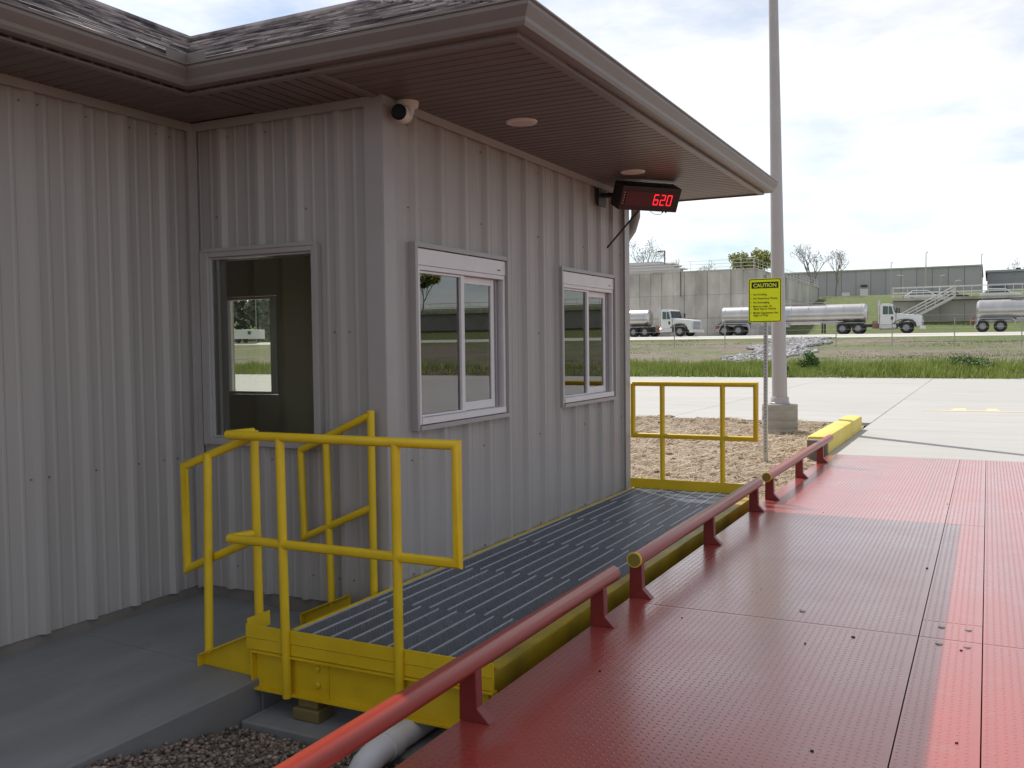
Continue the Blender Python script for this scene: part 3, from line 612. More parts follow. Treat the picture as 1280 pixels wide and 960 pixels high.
# downspout at the far front corner
q = MB(); q.tube([(0.05, L1 + 0.20, ZT + 0.0), (0.05, L1 + 0.20, ZT - 0.20), (0.02, L1 + 0.17, ZT - 0.33), (-0.03, L1 + 0.10, ZT - 0.44), (-0.05, L1 + 0.085, ZT - 0.52), (-0.05, L1 + 0.085, -0.1)], 0.045, 14); q.build('downspout', TRIM, house, smooth=True)

# recessed soffit lights
def soffit_light(x, y, lab):
    o = empty('recessed_light', (x, y, ZT), lab, 'light', 'recessed soffit lights')
    q = MB(); q.lathe((x, y, ZT - 0.022), [(0.072, 0.0), (0.098, 0.003), (0.102, 0.012), (0.098, 0.0165)], 28); q.build('trim_ring', WHITEP, o, smooth=True)
    q = MB(); q.lathe((x, y, ZT - 0.0235), [(0.062, 0.0), (0.070, 0.0012)], 24); q.build('diffuser', LENSM, o, smooth=True)
soffit_light(0.456, 0.915, 'round recessed soffit light nearer the security camera'); soffit_light(0.483, 2.941, 'round recessed soffit light above the red number display')
# security camera
sc = empty('security_camera', (0.085, 0.16, ZT), 'small white security camera with black front hung from the soffit at the corner', 'camera')
q = MB(); q.lathe((0.085, 0.16, ZT - 0.045), [(0.050, 0.0), (0.062, 0.006), (0.066, 0.03), (0.066, 0.038)], 24); q.build('mount_base', WHITEP, sc, smooth=True)
q = MB(); q.tube([(0.095, 0.16, ZT - 0.04), (0.10, 0.15, ZT - 0.075), (0.105, 0.12, ZT - 0.115)], [0.032, 0.028, 0.030], 14); q.build('arm', WHITEP, sc, smooth=True)
cbv = Vector((0.135, -0.005, ZT - 0.108)); ca = cbv + Vector((-0.30, 0.95, 0.06)) * 0.125; dv = (cbv - ca).normalized()
q = MB(); q.tube([ca, ca + dv * 0.02, cbv - dv * 0.012, cbv], [0.036, 0.046, 0.046, 0.043], 20); q.build('housing', WHITEP, sc, smooth=True)
q = MB(); q.tube([cbv + dv * 0.001, cbv + dv * 0.010, cbv + dv * 0.018], [0.0445, 0.0445, 0.036], 20); q.build('lens_cover', mat('lens_black', (0.008, 0.008, 0.012), 0.5, spec=0.2), sc, smooth=True)

# ------------------------------------------------------------------ weight display
A = Vector((0.63, 0.777, 0)).normalized(); Nn = Vector((A.y, -A.x, 0)); pit = math.radians(27)
UP = (Vector((0, 0, 1)) * math.cos(pit) + Nn * math.sin(pit)).normalized(); FN = A.cross(UP).normalized()
if FN.dot(Nn) < 0: FN = -FN
TL = Vector((0.335, 3.12, 2.765)); DL, DH, DD = 0.60, 0.215, 0.15
cen = TL + A * DL / 2 - UP * DH / 2 - FN * DD / 2
disp = empty('number_display', cen, 'black tilted display box with red digits 620 bracketed under the eave', 'display')
q = MB(); q.obox(cen, A * DL / 2, UP * DH / 2, FN * DD / 2); q.build('case', mat('display_case', (0.018, 0.017, 0.019), 0.35), disp, bevel=0.006)
q = MB(); fc = cen + FN * (DD / 2 + 0.002); q.obox(fc - A * 0.015, A * 0.235, UP * 0.062, FN * 0.0015); q.build('screen', mat('display_screen', (0.085, 0.022, 0.024), 0.3), disp)
def led_digit(ch, ox):
    segs = {'6': 'afedcg', '2': 'abged', '0': 'abcdef'}[ch]; wd, hd = 0.042, 0.088
    S_ = {'a': ((0, 1), (1, 1)), 'b': ((1, 1), (1, .5)), 'c': ((1, .5), (1, 0)), 'd': ((0, 0), (1, 0)), 'e': ((0, .5), (0, 0)), 'f': ((0, 1), (0, .5)), 'g': ((0, .5), (1, .5))}
    q = MB()
    for s_ in segs:
        (xa, ya), (xb, yb) = S_[s_]
        for k in range(4):
            t = (k + 0.5) / 4; px_ = ox + (xa + (xb - xa) * t) * wd; py_ = (ya + (yb - ya) * t - 0.5) * hd
            q.obox(fc + FN * 0.0025 + A * px_ + UP * py_, A * 0.0030, UP * 0.0038, FN * 0.001)
    q.build('digit', LED, disp)
for ch, ox in (('6', 0.035), ('2', 0.103), ('0', 0.171)): led_digit(ch, ox)
q = MB()
for k in range(5): q.obox(cen + FN * (DD / 2 + 0.001) - A * 0.268 + UP * (0.05 - k * 0.024), A * 0.004, UP * 0.005, FN * 0.0015)
o = q.build('indicator_lights', GALV, disp); o['kind'] = 'stuff'
bk = cen - FN * DD / 2
q = MB(); q.tube([(0.035, 3.36, 2.735), (bk.x - .0, bk.y, 2.735)], 0.022, 8); q.box(0.034, 0.05, 3.27, 3.45, 2.64, 2.79); q.build('wall_bracket', BLACK, disp)
q = MB(); q.tube([(0.036, 3.50, 2.285), (bk.x + .03, bk.y - .02, bk.z - 0.09)], 0.0085, 8); q.build('brace', BLACK, disp)
lo_ = cen - UP * DH / 2
q = MB()
for k in (0.20, 0.235): q.tube([lo_ + A * k, lo_ + A * k - Vector((0, 0, 0.03))], 0.008, 8)
q.tube([lo_ + A * 0.20 - Vector((0, 0, 0.028)), lo_ + A * 0.17 - Vector((0, 0, 0.05)), lo_ + A * 0.11 - Vector((0, 0, 0.045)), lo_ + A * 0.05 - Vector((0, 0, 0.008)), lo_ - A * 0.02], 0.0025, 6); q.build('cable', BLACK, disp, smooth=True)

# ------------------------------------------------------------------ yellow walkway platform
plat = empty('walkway_platform', (0.6, 1.6, -0.3), 'yellow steel walkway with grey grating and pipe guard rails along the wall', 'walkway')
DX0, DX1 = 0.054, 1.172; YB = [-0.90, -0.255, 0.615, 1.50, 2.445, 3.35, 4.185]; PW = (DX1 - DX0) / 10
def plank_mesh(name, wd, ln):
    q = MB(); q.mi = 0; ncx = max(2, round(wd / 0.0225)); cw = (wd - 0.008) / ncx; ncy = max(2, round(ln / 0.0285)); ch = ln / ncy; hwid = 0.0030
    for i in range(ncx):
        for j in range(ncy):
            x0, y0 = 0.004 + i * cw, j * ch
            for (xa, xb) in ((x0, x0 + cw / 2), (x0 + cw, x0 + cw / 2)):
                for (ya, yb) in ((y0 + ch / 2, y0), (y0 + ch / 2, y0 + ch)):
                    d = Vector((xb - xa, yb - ya, 0)); d.normalize(); nrm_ = Vector((-d.y, d.x, 0)) * hwid
                    p = [Vector((xa, ya, 0)) + nrm_, Vector((xb, yb, 0)) + nrm_, Vector((xb, yb, 0)) - nrm_, Vector((xa, ya, 0)) - nrm_]
                    q.add(p + [w_ - Vector((0, 0, .012)) for w_ in p], [(0, 1, 2, 3), (0, 4, 5, 1), (2, 6, 7, 3)])
    q.mi = 1; q.box(0.0006, 0.0030, 0.002, ln - 0.002, -0.03, 0.0065); q.box(wd - 0.0030, wd - 0.0006, 0.002, ln - 0.002, -0.03, 0.0055)
    return q.mesh(name, [GRATE, GRATEL])
for k in range(len(YB) - 1):
    ln = YB[k + 1] - YB[k]; m_ = plank_mesh('grating_plank', PW, ln)
    if k % 2 == 0:
        for i in range(10): inst('grating_plank', m_, Matrix.Translation((DX0 + i * PW, YB[k], 0)), plat)
    else:
        mh = plank_mesh('grating_plank', PW / 2, ln)
        inst('grating_plank', mh, Matrix.Translation((DX0, YB[k], 0)), plat); inst('grating_plank', mh, Matrix.Translation((DX1 - PW / 2, YB[k], 0)), plat)
        for i in range(9): inst('grating_plank', m_, Matrix.Translation((DX0 + (i + .5) * PW, YB[k], 0)), plat)
def channel_x(y, z0, z1, x0, x1, facing, fl=0.055, t=0.008):
    s = facing; return [(x0, x1, min(y, y + s * t), max(y, y + s * t), z0 + .009, z1 - .009), (x0, x1, min(y, y + s * fl), max(y, y + s * fl), z1 - 0.009, z1), (x0, x1, min(y, y + s * fl), max(y, y + s * fl), z0, z0 + 0.009)]
part('side_beam', YELLOWB, [(DX1 + 0.002, DX1 + 0.062, -0.955, 4.22, 0.000, 0.010), (DX1 + 0.006, DX1 + 0.014, -0.95, 4.22, -0.20, -0.001), (DX1 + 0.002, DX1 + 0.062, -0.955, 4.22, -0.212, -0.201)], plat)
part('side_beam', YELLOW, [(DX0 - 0.016, DX0 - 0.003, -0.90, 4.2, -0.20, 0.012)], plat)
part('end_beam', YELLOW, channel_x(-0.935, -0.295, -0.098, -0.16, DX1 + 0.045, -1, fl=0.045) + [(-0.16, -0.152, -0.98, -0.944, -0.285, -0.108), (0.30, 0.304, -0.95, -0.944, -0.284, -0.11)], plat)
part('toe_plate', YELLOW, [(-0.195, DX1 + 0.045, -0.972, -0.964, -0.035, 0.030), (-0.195, DX1 + 0.045, -0.970, -0.962, -0.092, -0.038), (-0.195, -0.187, -0.961, -0.80, -0.02, 0.055)], plat)
part('toe_plate', YELLOW, [(-0.02, DX1 + 0.05, 4.19, 4.20, -0.05, 0.095)], plat)
q = MB()
for x_, z_ in ((0.235, -0.145), (0.235, -0.225)): q.tube([(x_, -0.944, z_), (x_, -0.953, z_), (x_, -0.958, z_)], [0.016, 0.016, 0.011], 12)
o = q.build('beam_bolts', YELLOW, plat, smooth=True)
# cross members below the grating
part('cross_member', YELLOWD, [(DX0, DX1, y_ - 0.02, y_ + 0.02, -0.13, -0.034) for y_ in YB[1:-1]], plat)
part('leg', YELLOW, [(DX0 + 0.1, DX0 + 0.18, 3.9, 3.98, -0.40, -0.21), (DX1 - 0.1, DX1 - 0.02, 3.9, 3.98, -0.40, -0.21)], plat)
# ramp down to the apron
for yy in (-0.925, -0.11):
    rp_ = MB()
    rp_.prism([(-0.52, -0.178), (-0.19, -0.035), (-0.19, -0.29), (-0.52, -0.29)], 1, yy - 0.004, yy + 0.004)
    rp_.prism([(-0.524, -0.172), (-0.19, -0.027), (-0.19, -0.034), (-0.524, -0.180)], 1, yy - 0.05, yy + 0.001)
    rp_.box(-0.527, -0.519, yy - 0.05, yy - 0.0045, -0.297, -0.181); rp_.box(-0.518, -0.165, yy - 0.05, yy - 0.0045, -0.298, -0.2905)
    rp_.build('ramp_side', YELLOW, plat)
rs = MB(); rs.add([(-0.52, -0.92, -0.255), (-0.52, -0.115, -0.255), (0.0, -0.115, -0.01), (0.0, -0.92, -0.01), (-0.52, -0.92, -0.263), (-0.52, -0.115, -0.263), (0.0, -0.115, -0.018), (0.0, -0.92, -0.018)], [(0, 1, 2, 3), (7, 6, 5, 4), (0, 4, 5, 1), (2, 6, 7, 3)])
rs.build('ramp_plate', GRATE, plat)
# guard rails
PR = 0.0225
def rail_group(name): return empty(name, (0.6, 0, 0), parent=plat)
def pipe(name, pts, parent, r=PR, m=YELLOW): q = MB(); q.tube(pts, r, 14); return q.build(name, m, parent, smooth=True, angle=50)
g = rail_group('guard_rail'); yg = -0.985; zt, zm = 0.982, 0.458; xe = 1.055
pipe('top_rail', [(-0.275, yg, zt), (xe, yg, zt), (xe, yg, zm), (-0.28, yg, zm)], g)
pipe('post', [(0.062, yg, zt), (0.075, yg, -0.30)], g); pipe('post', [(0.735, yg, zt), (0.735, yg, -0.275)], g)
pipe('return_rail', [(-0.272, yg - .002, zt), (-0.225, -0.85, zt + .004)], g, PR * 1.02); pipe('return_rail', [(-0.277, yg - .002, zm), (-0.228, -0.85, zm + .004)], g, PR * 1.02)
pipe('post', [(-0.222, -0.85, zt + 0.012), (-0.215, -0.85, -0.02)], g)
pipe('ramp_rail', [(-0.222, -0.86, zt - 0.02), (-0.705, -0.86, 0.79), (-0.700, -0.86, 0.235), (-0.222, -0.86, 0.435)], g)
pipe('post', [(-0.515, -0.88, 0.865), (-0.490, -0.93, -0.17)], g)
g = rail_group('guard_rail')
pipe('ramp_rail', [(-0.545, -0.10, 0.800), (-0.03, -0.10, 1.025)], g); pipe('ramp_rail', [(-0.545, -0.10, 0.800), (-0.530, -0.10, 0.275), (-0.03, -0.10, 0.49)], g)
pipe('post', [(-0.355, -0.10, 0.875), (-0.335, -0.10, -0.13)], g); pipe('post', [(-0.030, -0.10, 1.05), (-0.028, -0.10, -0.03)], g)
g = rail_group('guard_rail'); yf = 4.215
pipe('top_rail', [(0.02, yf, 1.022), (1.215, yf, 1.022), (1.215, yf, 0.515), (0.02, yf, 0.515), (0.02, yf, 1.022)], g, 0.0245)
pipe('post', [(0.318, yf, 1.02), (0.318, yf, 0.03)], g, 0.0245); pipe('post', [(0.905, yf, 1.02), (0.905, yf, 0.03)], g, 0.0245)
sb_ = MB(); sb_.box(0.10, 0.26, -0.98, -0.86, -0.404, -0.345); sb_.box(0.12, 0.24, -0.96, -0.88, -0.344, -0.297); tag(sb_.build('support_block', PAD, bevel=0.006), 'dusty yellow shim block under the walkway end beam', 'block')

# drain pipe
dp = empty('drain_pipe', (0.77, -0.9, -0.34), 'white plastic drain pipe with elbow lying under the walkway', 'pipe')
q = MB(); q.tube([(0.79, 1.2, -0.345), (0.775, -1.12, -0.345)], 0.058, 20); q.build('straight_pipe', PVC, dp, smooth=True)
q = MB(); q.tube([(0.775, -1.09, -0.345), (0.775, -1.17, -0.345)], 0.066, 20); q.tube([(0.775, -1.165, -0.345), (0.774, -1.24, -0.348), (0.768, -1.30, -0.37), (0.76, -1.335, -0.41), (0.755, -1.35, -0.50)], 0.0615, 20); q.build('elbow', PVC, dp, smooth=True)

# ------------------------------------------------------------------ truck scale
scale = empty('truck_scale', (2.97, 2.0, -0.3), 'long red diamond plate truck scale deck with pipe guide rails', 'scale')
PX0, PX1 = 1.315, 4.63; ZP = -0.03; JA, JB = 2.835, 3.115
def plate(x0, x1, y0, y1, zt=ZP):
    g = 0.0022; q = MB(); q.box(x0 + g, x1 - g, y0 + g, y1 - g, zt - 0.012, zt); return q.build('deck_plate', PLATE, scale, bevel=0.0015)
YJ = 0.42; YE = 7.98
for (ya, yb) in ((-14, -5.6), (-5.6, YJ), (YJ, YE)):
    plate(PX0, JA, ya, yb); plate(JB, PX1, ya, yb)
plate(JA, JB, -14, -5.6); plate(JA, JB, -5.6, YJ); plate(JA, JB, YJ, 0.72); plate(JA, JB, 0.72, 3.55); plate(JA, JB, 3.55, YE)
part('side_beam', RED, [(PX0 + 0.002, PX0 + 0.02, -14, YE, -0.42, ZP - 0.0125)], scale); part('underframe', DARKIN, [(PX0 + .03, PX1 - .02, -13.9, YE - .02, -0.40, ZP - 0.03)], scale)
# raised tread lugs
pt = 0.031
lx = np.arange(PX0 + 0.02, PX1 - 0.015, pt); ly = np.arange(-2.6, YE - 0.02, pt)
II, JJ = np.meshgrid(np.arange(len(lx)), np.arange(len(ly))); cx = lx[II].ravel(); cy = ly[JJ].ravel(); alt = ((II + JJ) % 2).ravel().astype(bool)
keep = np.ones(len(cx), bool)
for jx in (JA, JB): keep &= np.abs(cx - jx) > 0.014
for jy in (YJ, ): keep &= np.abs(cy - jy) > 0.014
cx, cy, alt = cx[keep], cy[keep], alt[keep]; n = len(cx)
ang = np.where(alt, 0.72, -0.72) + math.pi / 2; ca, sa = np.cos(ang), np.sin(ang)
hl, hw2, hh = 0.0125, 0.0045, 0.0017
loc = np.array([(-hl, 0, 0), (-hl * .45, -hw2, 0), (hl * .45, -hw2, 0), (hl, 0, 0), (hl * .45, hw2, 0), (-hl * .45, hw2, 0), (-hl * .5, 0, hh), (hl * .5, 0, hh)])
vx = cx[:, None] + loc[:, 0] * ca[:, None] - loc[:, 1] * sa[:, None]; vy = cy[:, None] + loc[:, 0] * sa[:, None] + loc[:, 1] * ca[:, None]; vz = np.broadcast_to(loc[:, 2] + ZP - 0.0003, vx.shape)
verts = np.stack([vx, vy, vz], -1).reshape(-1, 3)
fl = np.array([(0, 1, 6), (1, 2, 7), (1, 7, 6), (2, 3, 7), (3, 4, 7), (4, 5, 6), (4, 6, 7), (5, 0, 6)])
faces = (np.arange(n) * 8)[:, None, None] + fl[None]; me = np_mesh('tread_lugs', verts, faces.reshape(-1, 3), PLATE)
o = inst('tread_lugs', me, Matrix.Identity(4), scale, 'stuff')
# guide rails
RX, RZ, RR = 1.35, 0.192, 0.0425
def guide(y0, y1, posts, cap):
    g = empty('guide_rail', (RX, (y0 + y1) / 2, ZP), parent=scale)
    q = MB(); q.tube([(RX, y0, RZ), (RX, y1 - .006, RZ), (RX, y1, RZ)], [RR, RR, RR * .94], 24); q.build('pipe', RED, g, smooth=True)
    for py_ in posts:
        q = MB(); q.add([(RX - 0.038, py_, ZP), (RX + 0.095, py_, ZP), (RX + 0.040, py_, ZP + 0.055), (RX + 0.036, py_, RZ - .018), (RX - 0.036, py_, RZ - .018),
                         (RX - 0.038, py_ + .05, ZP), (RX + 0.095, py_ + .05, ZP), (RX + 0.040, py_ + .05, ZP + 0.055), (RX + 0.036, py_ + .05, RZ - .018), (RX - 0.036, py_ + .05, RZ - .018)],
                        [(0, 1, 2, 3, 4), (9, 8, 7, 6, 5), (0, 5, 6, 1), (1, 6, 7, 2), (2, 7, 8, 3), (3, 8, 9, 4), (4, 9, 5, 0)])
        q.build('post', REDD, g, bevel=0.003)
    if cap:
        q = MB(); q.tube([(RX, y0 - 0.012, RZ), (RX, y0 - 0.0005, RZ)], RR + 0.0015, 24); q.build('end_ring', YELLOW, g, smooth=True)
        q = MB(); q.tube([(RX, y0 - 0.0155, RZ), (RX, y0 - 0.0125, RZ)], RR - 0.006, 24); q.build('end_cap', OLIVE, g, smooth=True)
guide(-9.0, 0.15, [-7.2, -5.8, -4.3, -2.85, -1.43, -0.09], False); guide(0.49, 3.70, [0.50, 2.06, 3.50], True); guide(4.05, 7.86, [4.15, 5.66, 7.05], True)
# hold-down bolts in the middle strip
for bx_, by_ in ((2.93, 0.33), (3.05, 0.33), (2.93, 0.62), (3.05, 0.62), (2.25, 0.62)):
    q = MB(); q.lathe((bx_, by_, ZP + 0.0005), [(0.017, 0.0), (0.015, 0.004), (0.009, 0.005)], 14); q.build('bolt', BOLT, scale, smooth=True)
def deb_pt():
    return random.uniform(1.6, 3.6), random.uniform(-1.2, 4.6), ZP + 0.002
tag(rocks('leaf_debris', 15, deb_pt, (0.004, 0.011), DEBRIS), 'tiny dark bits of leaf litter on the red deck', 'debris', kind='stuff')

# ------------------------------------------------------------------ light pole and caution sign
lp = empty('light_pole', (0.0, 11.6, -0.12), 'tall tapered grey light pole on a round concrete pedestal', 'light pole')
q = MB(); q.lathe((0.0, 11.6, -0.25), [(0.292, 0.0), (0.292, 0.20), (0.289, 0.205), (0.292, 0.21), (0.292, 0.34), (0.289, 0.345), (0.292, 0.35), (0.292, 0.50), (0.289, 0.505), (0.291, 0.51), (0.291, 0.60), (0.283, 0.615)], 40); q.build('pedestal', mat('pedestal_concrete', (0.34, 0.32, 0.295), 0.9, var=0.12, vscale=4, stretch=(1, 1, 4), bump=0.3, bscale=40), lp, smooth=True, angle=60)
q = MB(); q.lathe((0.0, 11.6, 0.367), [(0.165, 0.0), (0.165, 0.02), (0.150, 0.03), (0.150, 0.10), (0.136, 0.12)], 32); q.build('base_cover', POLE, lp, smooth=True)
q = MB(); q.tube([(0.0, 11.6, 0.42), (-0.165, 11.6, 10.5)], [0.126, 0.050], 28); q.build('pole', POLE, lp, smooth=True)
q = MB(); q.box(-0.3, 0.9, 11.48, 11.72, 10.45, 10.58); q.build('lamp_head', POLE, lp, bevel=0.02)
cs = empty('caution_sign', (0.61, 7.55, -0.12), 'bright yellow caution notice on a slim perforated post beside the dirt strip', 'sign')
q = MB()
def sq_bar(x, y, z0, z1, h): q.box(x - h, x + h, y - h, y + h, z0, z1)
sq_bar(0.61, 7.55, -0.3, 2.26, 0.0225); q.build('post', GALV, cs)
q = MB()
for k in range(50): q.tube([(0.61, 7.5258, 0.02 + k * 0.043), (0.61, 7.5272, 0.02 + k * 0.043)], 0.0075, 8)
o = q.build('post_holes', SIGNK, cs); o['kind'] = 'stuff'
SX, SY, SZ0, SZ1, SW = 0.607, 7.520, 1.66, 2.215, 0.415
def rrect(w, h, r, cx_, cz_):
    out = []
    for (sx_, sz_, a0) in ((1, 1, 0), (-1, 1, 90), (-1, -1, 180), (1, -1, 270)):
        for k in range(5):
            a = math.radians(a0 + k * 22.5); out.append((cx_ + sx_ * (w / 2 - r) + r * math.cos(a), cz_ + sz_ * (h / 2 - r) + r * math.sin(a)))
    return out
zc = (SZ0 + SZ1) / 2; shh = SZ1 - SZ0
q = MB(); q.prism(rrect(SW, shh, 0.028, SX, zc), 1, SY - 0.003, SY + 0.0); q.build('panel', SIGNY, cs)
q = MB(); oR = rrect(SW - 0.014, shh - 0.014, 0.024, SX, zc); iR = rrect(SW - 0.034, shh - 0.034, 0.016, SX, zc); n = len(oR)
q.add([(p[0], SY - 0.0042, p[1]) for p in oR] + [(p[0], SY - 0.0042, p[1]) for p in iR], [(i, (i + 1) % n, n + (i + 1) % n, n + i) for i in range(n)]); q.build('border', SIGNK, cs)
part('title_band', SIGNK, [(SX - 0.168, SX + 0.168, SY - 0.0044, SY - 0.0036, zc + shh / 2 - 0.125, zc + shh / 2 - 0.045)], cs)
def text(s, size, x, z, m, y=SY - 0.0052, align='LEFT', parent=None, bold=0.0):
    cu = bpy.data.curves.new('lettering', 'FONT'); cu.body = s; cu.size = size; cu.align_x = align; cu.offset = bold; cu.extrude = 0.0002
    ob = bpy.data.objects.new('lettering', cu); COL.objects.link(ob); bpy.context.view_layer.update()
    me = bpy.data.meshes.new_from_object(ob.evaluated_get(bpy.context.evaluated_depsgraph_get())); bpy.data.objects.remove(ob); me.materials.clear(); me.materials.append(m)
    return inst('lettering', me, Matrix.Translation((x, y, z)) @ Matrix.Rotation(math.pi / 2, 4, 'X'), parent)
top = zc + shh / 2
text('CAUTION', 0.064, SX, top - 0.109, SIGNY, align='CENTER', parent=cs, bold=0.0016)
for s_, dz in (('•  No Smoking', 0.212), ('•  No Hazardous Waste', 0.262), ('•  No Scavenging', 0.312), ('•  Minors under 10', 0.362), ('    Must Stay In Vehicle', 0.394), ('•  Mobile Equipment Has', 0.444), ('    Right of Way', 0.476)):
    text(s_, 0.034, SX - 0.178, top - dz, SIGNK, parent=cs, bold=0.0003)

# ------------------------------------------------------------------ grass verge, stones, embankment details
def grass_mesh(name, n, fx, h, matl):
    vs = np.zeros((n * 3, 3)); fs = np.arange(n * 3).reshape(n, 3)
    for i in range(n):
        x, y, z = fx(); a = random.uniform(0, math.pi); w = random.uniform(0.010, 0.028); hh_ = random.uniform(*h) * (0.62 + 0.30 * math.sin(x * .9 + 1.7 * math.sin(y * 1.3)) + 0.25 * math.sin(x * 2.7 + y * 3.1) + random.uniform(0, .4)); lx_, ly_ = random.uniform(-.4, .4) * hh_, random.uniform(-.4, .4) * hh_
        vs[3 * i] = (x - math.cos(a) * w, y - math.sin(a) * w, z); vs[3 * i + 1] = (x + math.cos(a) * w, y + math.sin(a) * w, z); vs[3 * i + 2] = (x + lx_, y + ly_, z + hh_)
    o = bpy.data.objects.new(name, np_mesh(name, vs, fs, matl)); COL.objects.link(o); return o
def verge_pt():
    x = random.choice([random.uniform(-36, 10), random.uniform(-14, 6), random.uniform(-60, 60)]); y = 33.9 + abs(random.gauss(0, 1.9)); return x, y, ground_z(x, y) - 0.02
tag(grass_mesh('verge_grass', 80000, verge_pt, (0.08, 0.42), GRASS), 'tall bright green grass along the edge of the concrete yard', 'grass', kind='stuff')
def slope_pt():
    while True:
        x = random.uniform(-45, 20); y = random.uniform(36, 80)
        if math.sin(x * .23 + 1.0) + math.sin(y * .31 + x * .1) + math.sin(x * .6 - y * .21) * .6 > 0.1 + random.uniform(-1.1, 1.1) and not (-13 < x < -4.5 and y > 45): return x, y, ground_z(x, y) - 0.03
SGR = mat('sparse_grass_blades', (0.15, 0.19, 0.055), 0.8, island=0.4)
tag(grass_mesh('slope_grass', 38000, slope_pt, (0.03, 0.10), SGR), 'thin patchy grass on the embankment below the service road', 'grass', kind='stuff')
def stone_pt(): x = random.uniform(-40, 6); return x, 33.55 + abs(random.gauss(0, .25)), -0.12 + random.uniform(0, .05)
tag(rocks('edge_stones', 900, stone_pt, (0.05, 0.14), RIPRAP), 'pale stones along the foot of the green grass verge', 'stones', kind='stuff')
def rip_pt():
    t = random.random(); y = 40 + 40 * t; xc = -6.6 - 4.6 * t + 0.6 * math.sin(y * .4); x = xc + random.uniform(-1.9, 1.9) * (0.75 + .5 * t); return x, y, ground_z(x, y) + random.uniform(-.02, .08)
tag(rocks('riprap', 3600, rip_pt, (0.08, 0.21), RIPRAP), 'grey riprap chute of loose rocks running down the embankment', 'rocks', kind='stuff')
SHRUB = mat('weed_leaves', (0.07, 0.13, 0.025), 0.7, island=0.4)
def leaf_cloud(n, c, r, size, rr, lumps=5):
    vs = np.zeros((n * 4, 3)); ctr = [(c[0] + rr.uniform(-.55, .55) * r[0], c[1] + rr.uniform(-.55, .55) * r[1], c[2] + rr.uniform(-.5, .6) * r[2], rr.uniform(.3, .62)) for _ in range(lumps)]
    for i in range(n):
        cx_, cy_, cz_, q_ = ctr[rr.randrange(lumps)]; d = Vector((rr.gauss(0, 1), rr.gauss(0, 1), rr.gauss(0, 1))).normalized() * rr.random() ** 0.5
        p = Vector((cx_ + d.x * r[0] * q_, cy_ + d.y * r[1] * q_, cz_ + d.z * r[2] * q_)); a = Vector((rr.uniform(-1, 1), rr.uniform(-1, 1), rr.uniform(-1, 1))).normalized(); b_ = a.orthogonal().normalized(); s = size * rr.uniform(.6, 1.3)
        vs[4 * i] = p - a * s; vs[4 * i + 1] = p - b_ * s * .6; vs[4 * i + 2] = p + a * s; vs[4 * i + 3] = p + b_ * s * .6
    return vs, np.arange(n * 4).reshape(n, 4)
def weed(x, y, r, h, lab):
    rr = random.Random(int(x * 100)); v, f = leaf_cloud(900, (x, y, ground_z(x, y) + h * .5), (r, r, h * .7), 0.05, rr); o = bpy.data.objects.new('weed_clump', np_mesh('weed_clump', v, f, SHRUB)); COL.objects.link(o); tag(o, lab, 'weed', 'weed clumps in the grass verge')
weed(-3.5, 35.2, 0.55, 0.65, 'round green weed clump beside the foot of the riprap chute'); weed(-4.2, 34.1, 0.25, 0.5, 'dark upright weed just left of the light pole'); weed(2.6, 35.0, 1.3, 0.55, 'wide dark green weed clump in the verge at the right'); weed(-15.0, 36.6, 0.7, 0.35, 'low dark weed on the slope behind the far yellow guard')

# wire fence on the embankment
fe = empty('wire_fence', (-5, 60, 0.6), 'thin wire fence with slim pale posts across the embankment', 'fence')
FP = mat('fence_steel', (0.42, 0.40, 0.36), 0.6, metal=0.2)
for x_ in (-30.0, -23.4, -16.7, -13.1, -9.4, -5.77, -2.35, 1.26, 4.94, 8.6, 12.3):
    q = MB(); z_ = ground_z(x_, 60); q.tube([(x_, 60, z_ - .1), (x_, 60, z_ + 1.75)], 0.035, 6); q.build('post', FP, fe)
q = MB()
for k in range(5): q.tube([(-30, 60, 1.35 + k * .4), (12.3, 60, 1.35 + k * .4)], 0.006, 4)
o = q.build('wires', FP, fe); o['kind'] = 'stuff'

# ------------------------------------------------------------------ service road
ro = MB(); ro.box(-160, 140, 83.7, 91.0, 1.6, 1.985); ro.add([(-160, 81.8, 1.66), (140, 81.8, 1.66), (140, 83.7, 1.985), (-160, 83.7, 1.985), (-160, 81.8, 1.5), (140, 81.8, 1.5), (140, 83.7, 1.5), (-160, 83.7, 1.5)], [(0, 1, 2, 3), (4, 7, 6, 5), (0, 4, 5, 1)]); tag(ro.build('service_road', mat('road_concrete', (0.52, 0.50, 0.47), 0.9, var=0.06, vscale=.3)), kind='structure')
ZRD = 1.985

# ------------------------------------------------------------------ concrete tank
tk = empty('concrete_tank', (-38, 100, 1.9), 'large bare concrete tank with board marked panels behind the tanker trucks', 'tank')
TX0, TX1, TY0, TY1, TZ = -62.0, -17.9, 91.3, 132.0, 8.72
q = MB(); q.box(TX0 + .12, TX1 - .12, TY0 + .12, TY1, 1.0, TZ - .02); q.build('core', CONCD, tk)
pxs = np.arange(TX1, TX0, -1.22)
for i in range(len(pxs) - 1):
    for (za, zb) in ((1.5, 3.9), (3.92, 6.3), (6.32, TZ)):
        q = MB(); q.box(pxs[i + 1] + .012, pxs[i] - (.035 if i % 2 == 0 else .012), TY0 - random.uniform(0, .03), TY0 + .12, za, zb); q.build('wall_panel', CONCW, tk)
pys = np.arange(TY0 + .13, TY1, 2.44)
for i in range(len(pys) - 1):
    for (za, zb) in ((1.5, 3.9), (3.92, 6.3), (6.32, TZ)):
        q = MB(); q.box(TX1 - .12, TX1 + random.uniform(0, .03), pys[i] + .02, pys[i + 1] - .02, za, zb); q.build('wall_panel', CONCW, tk)
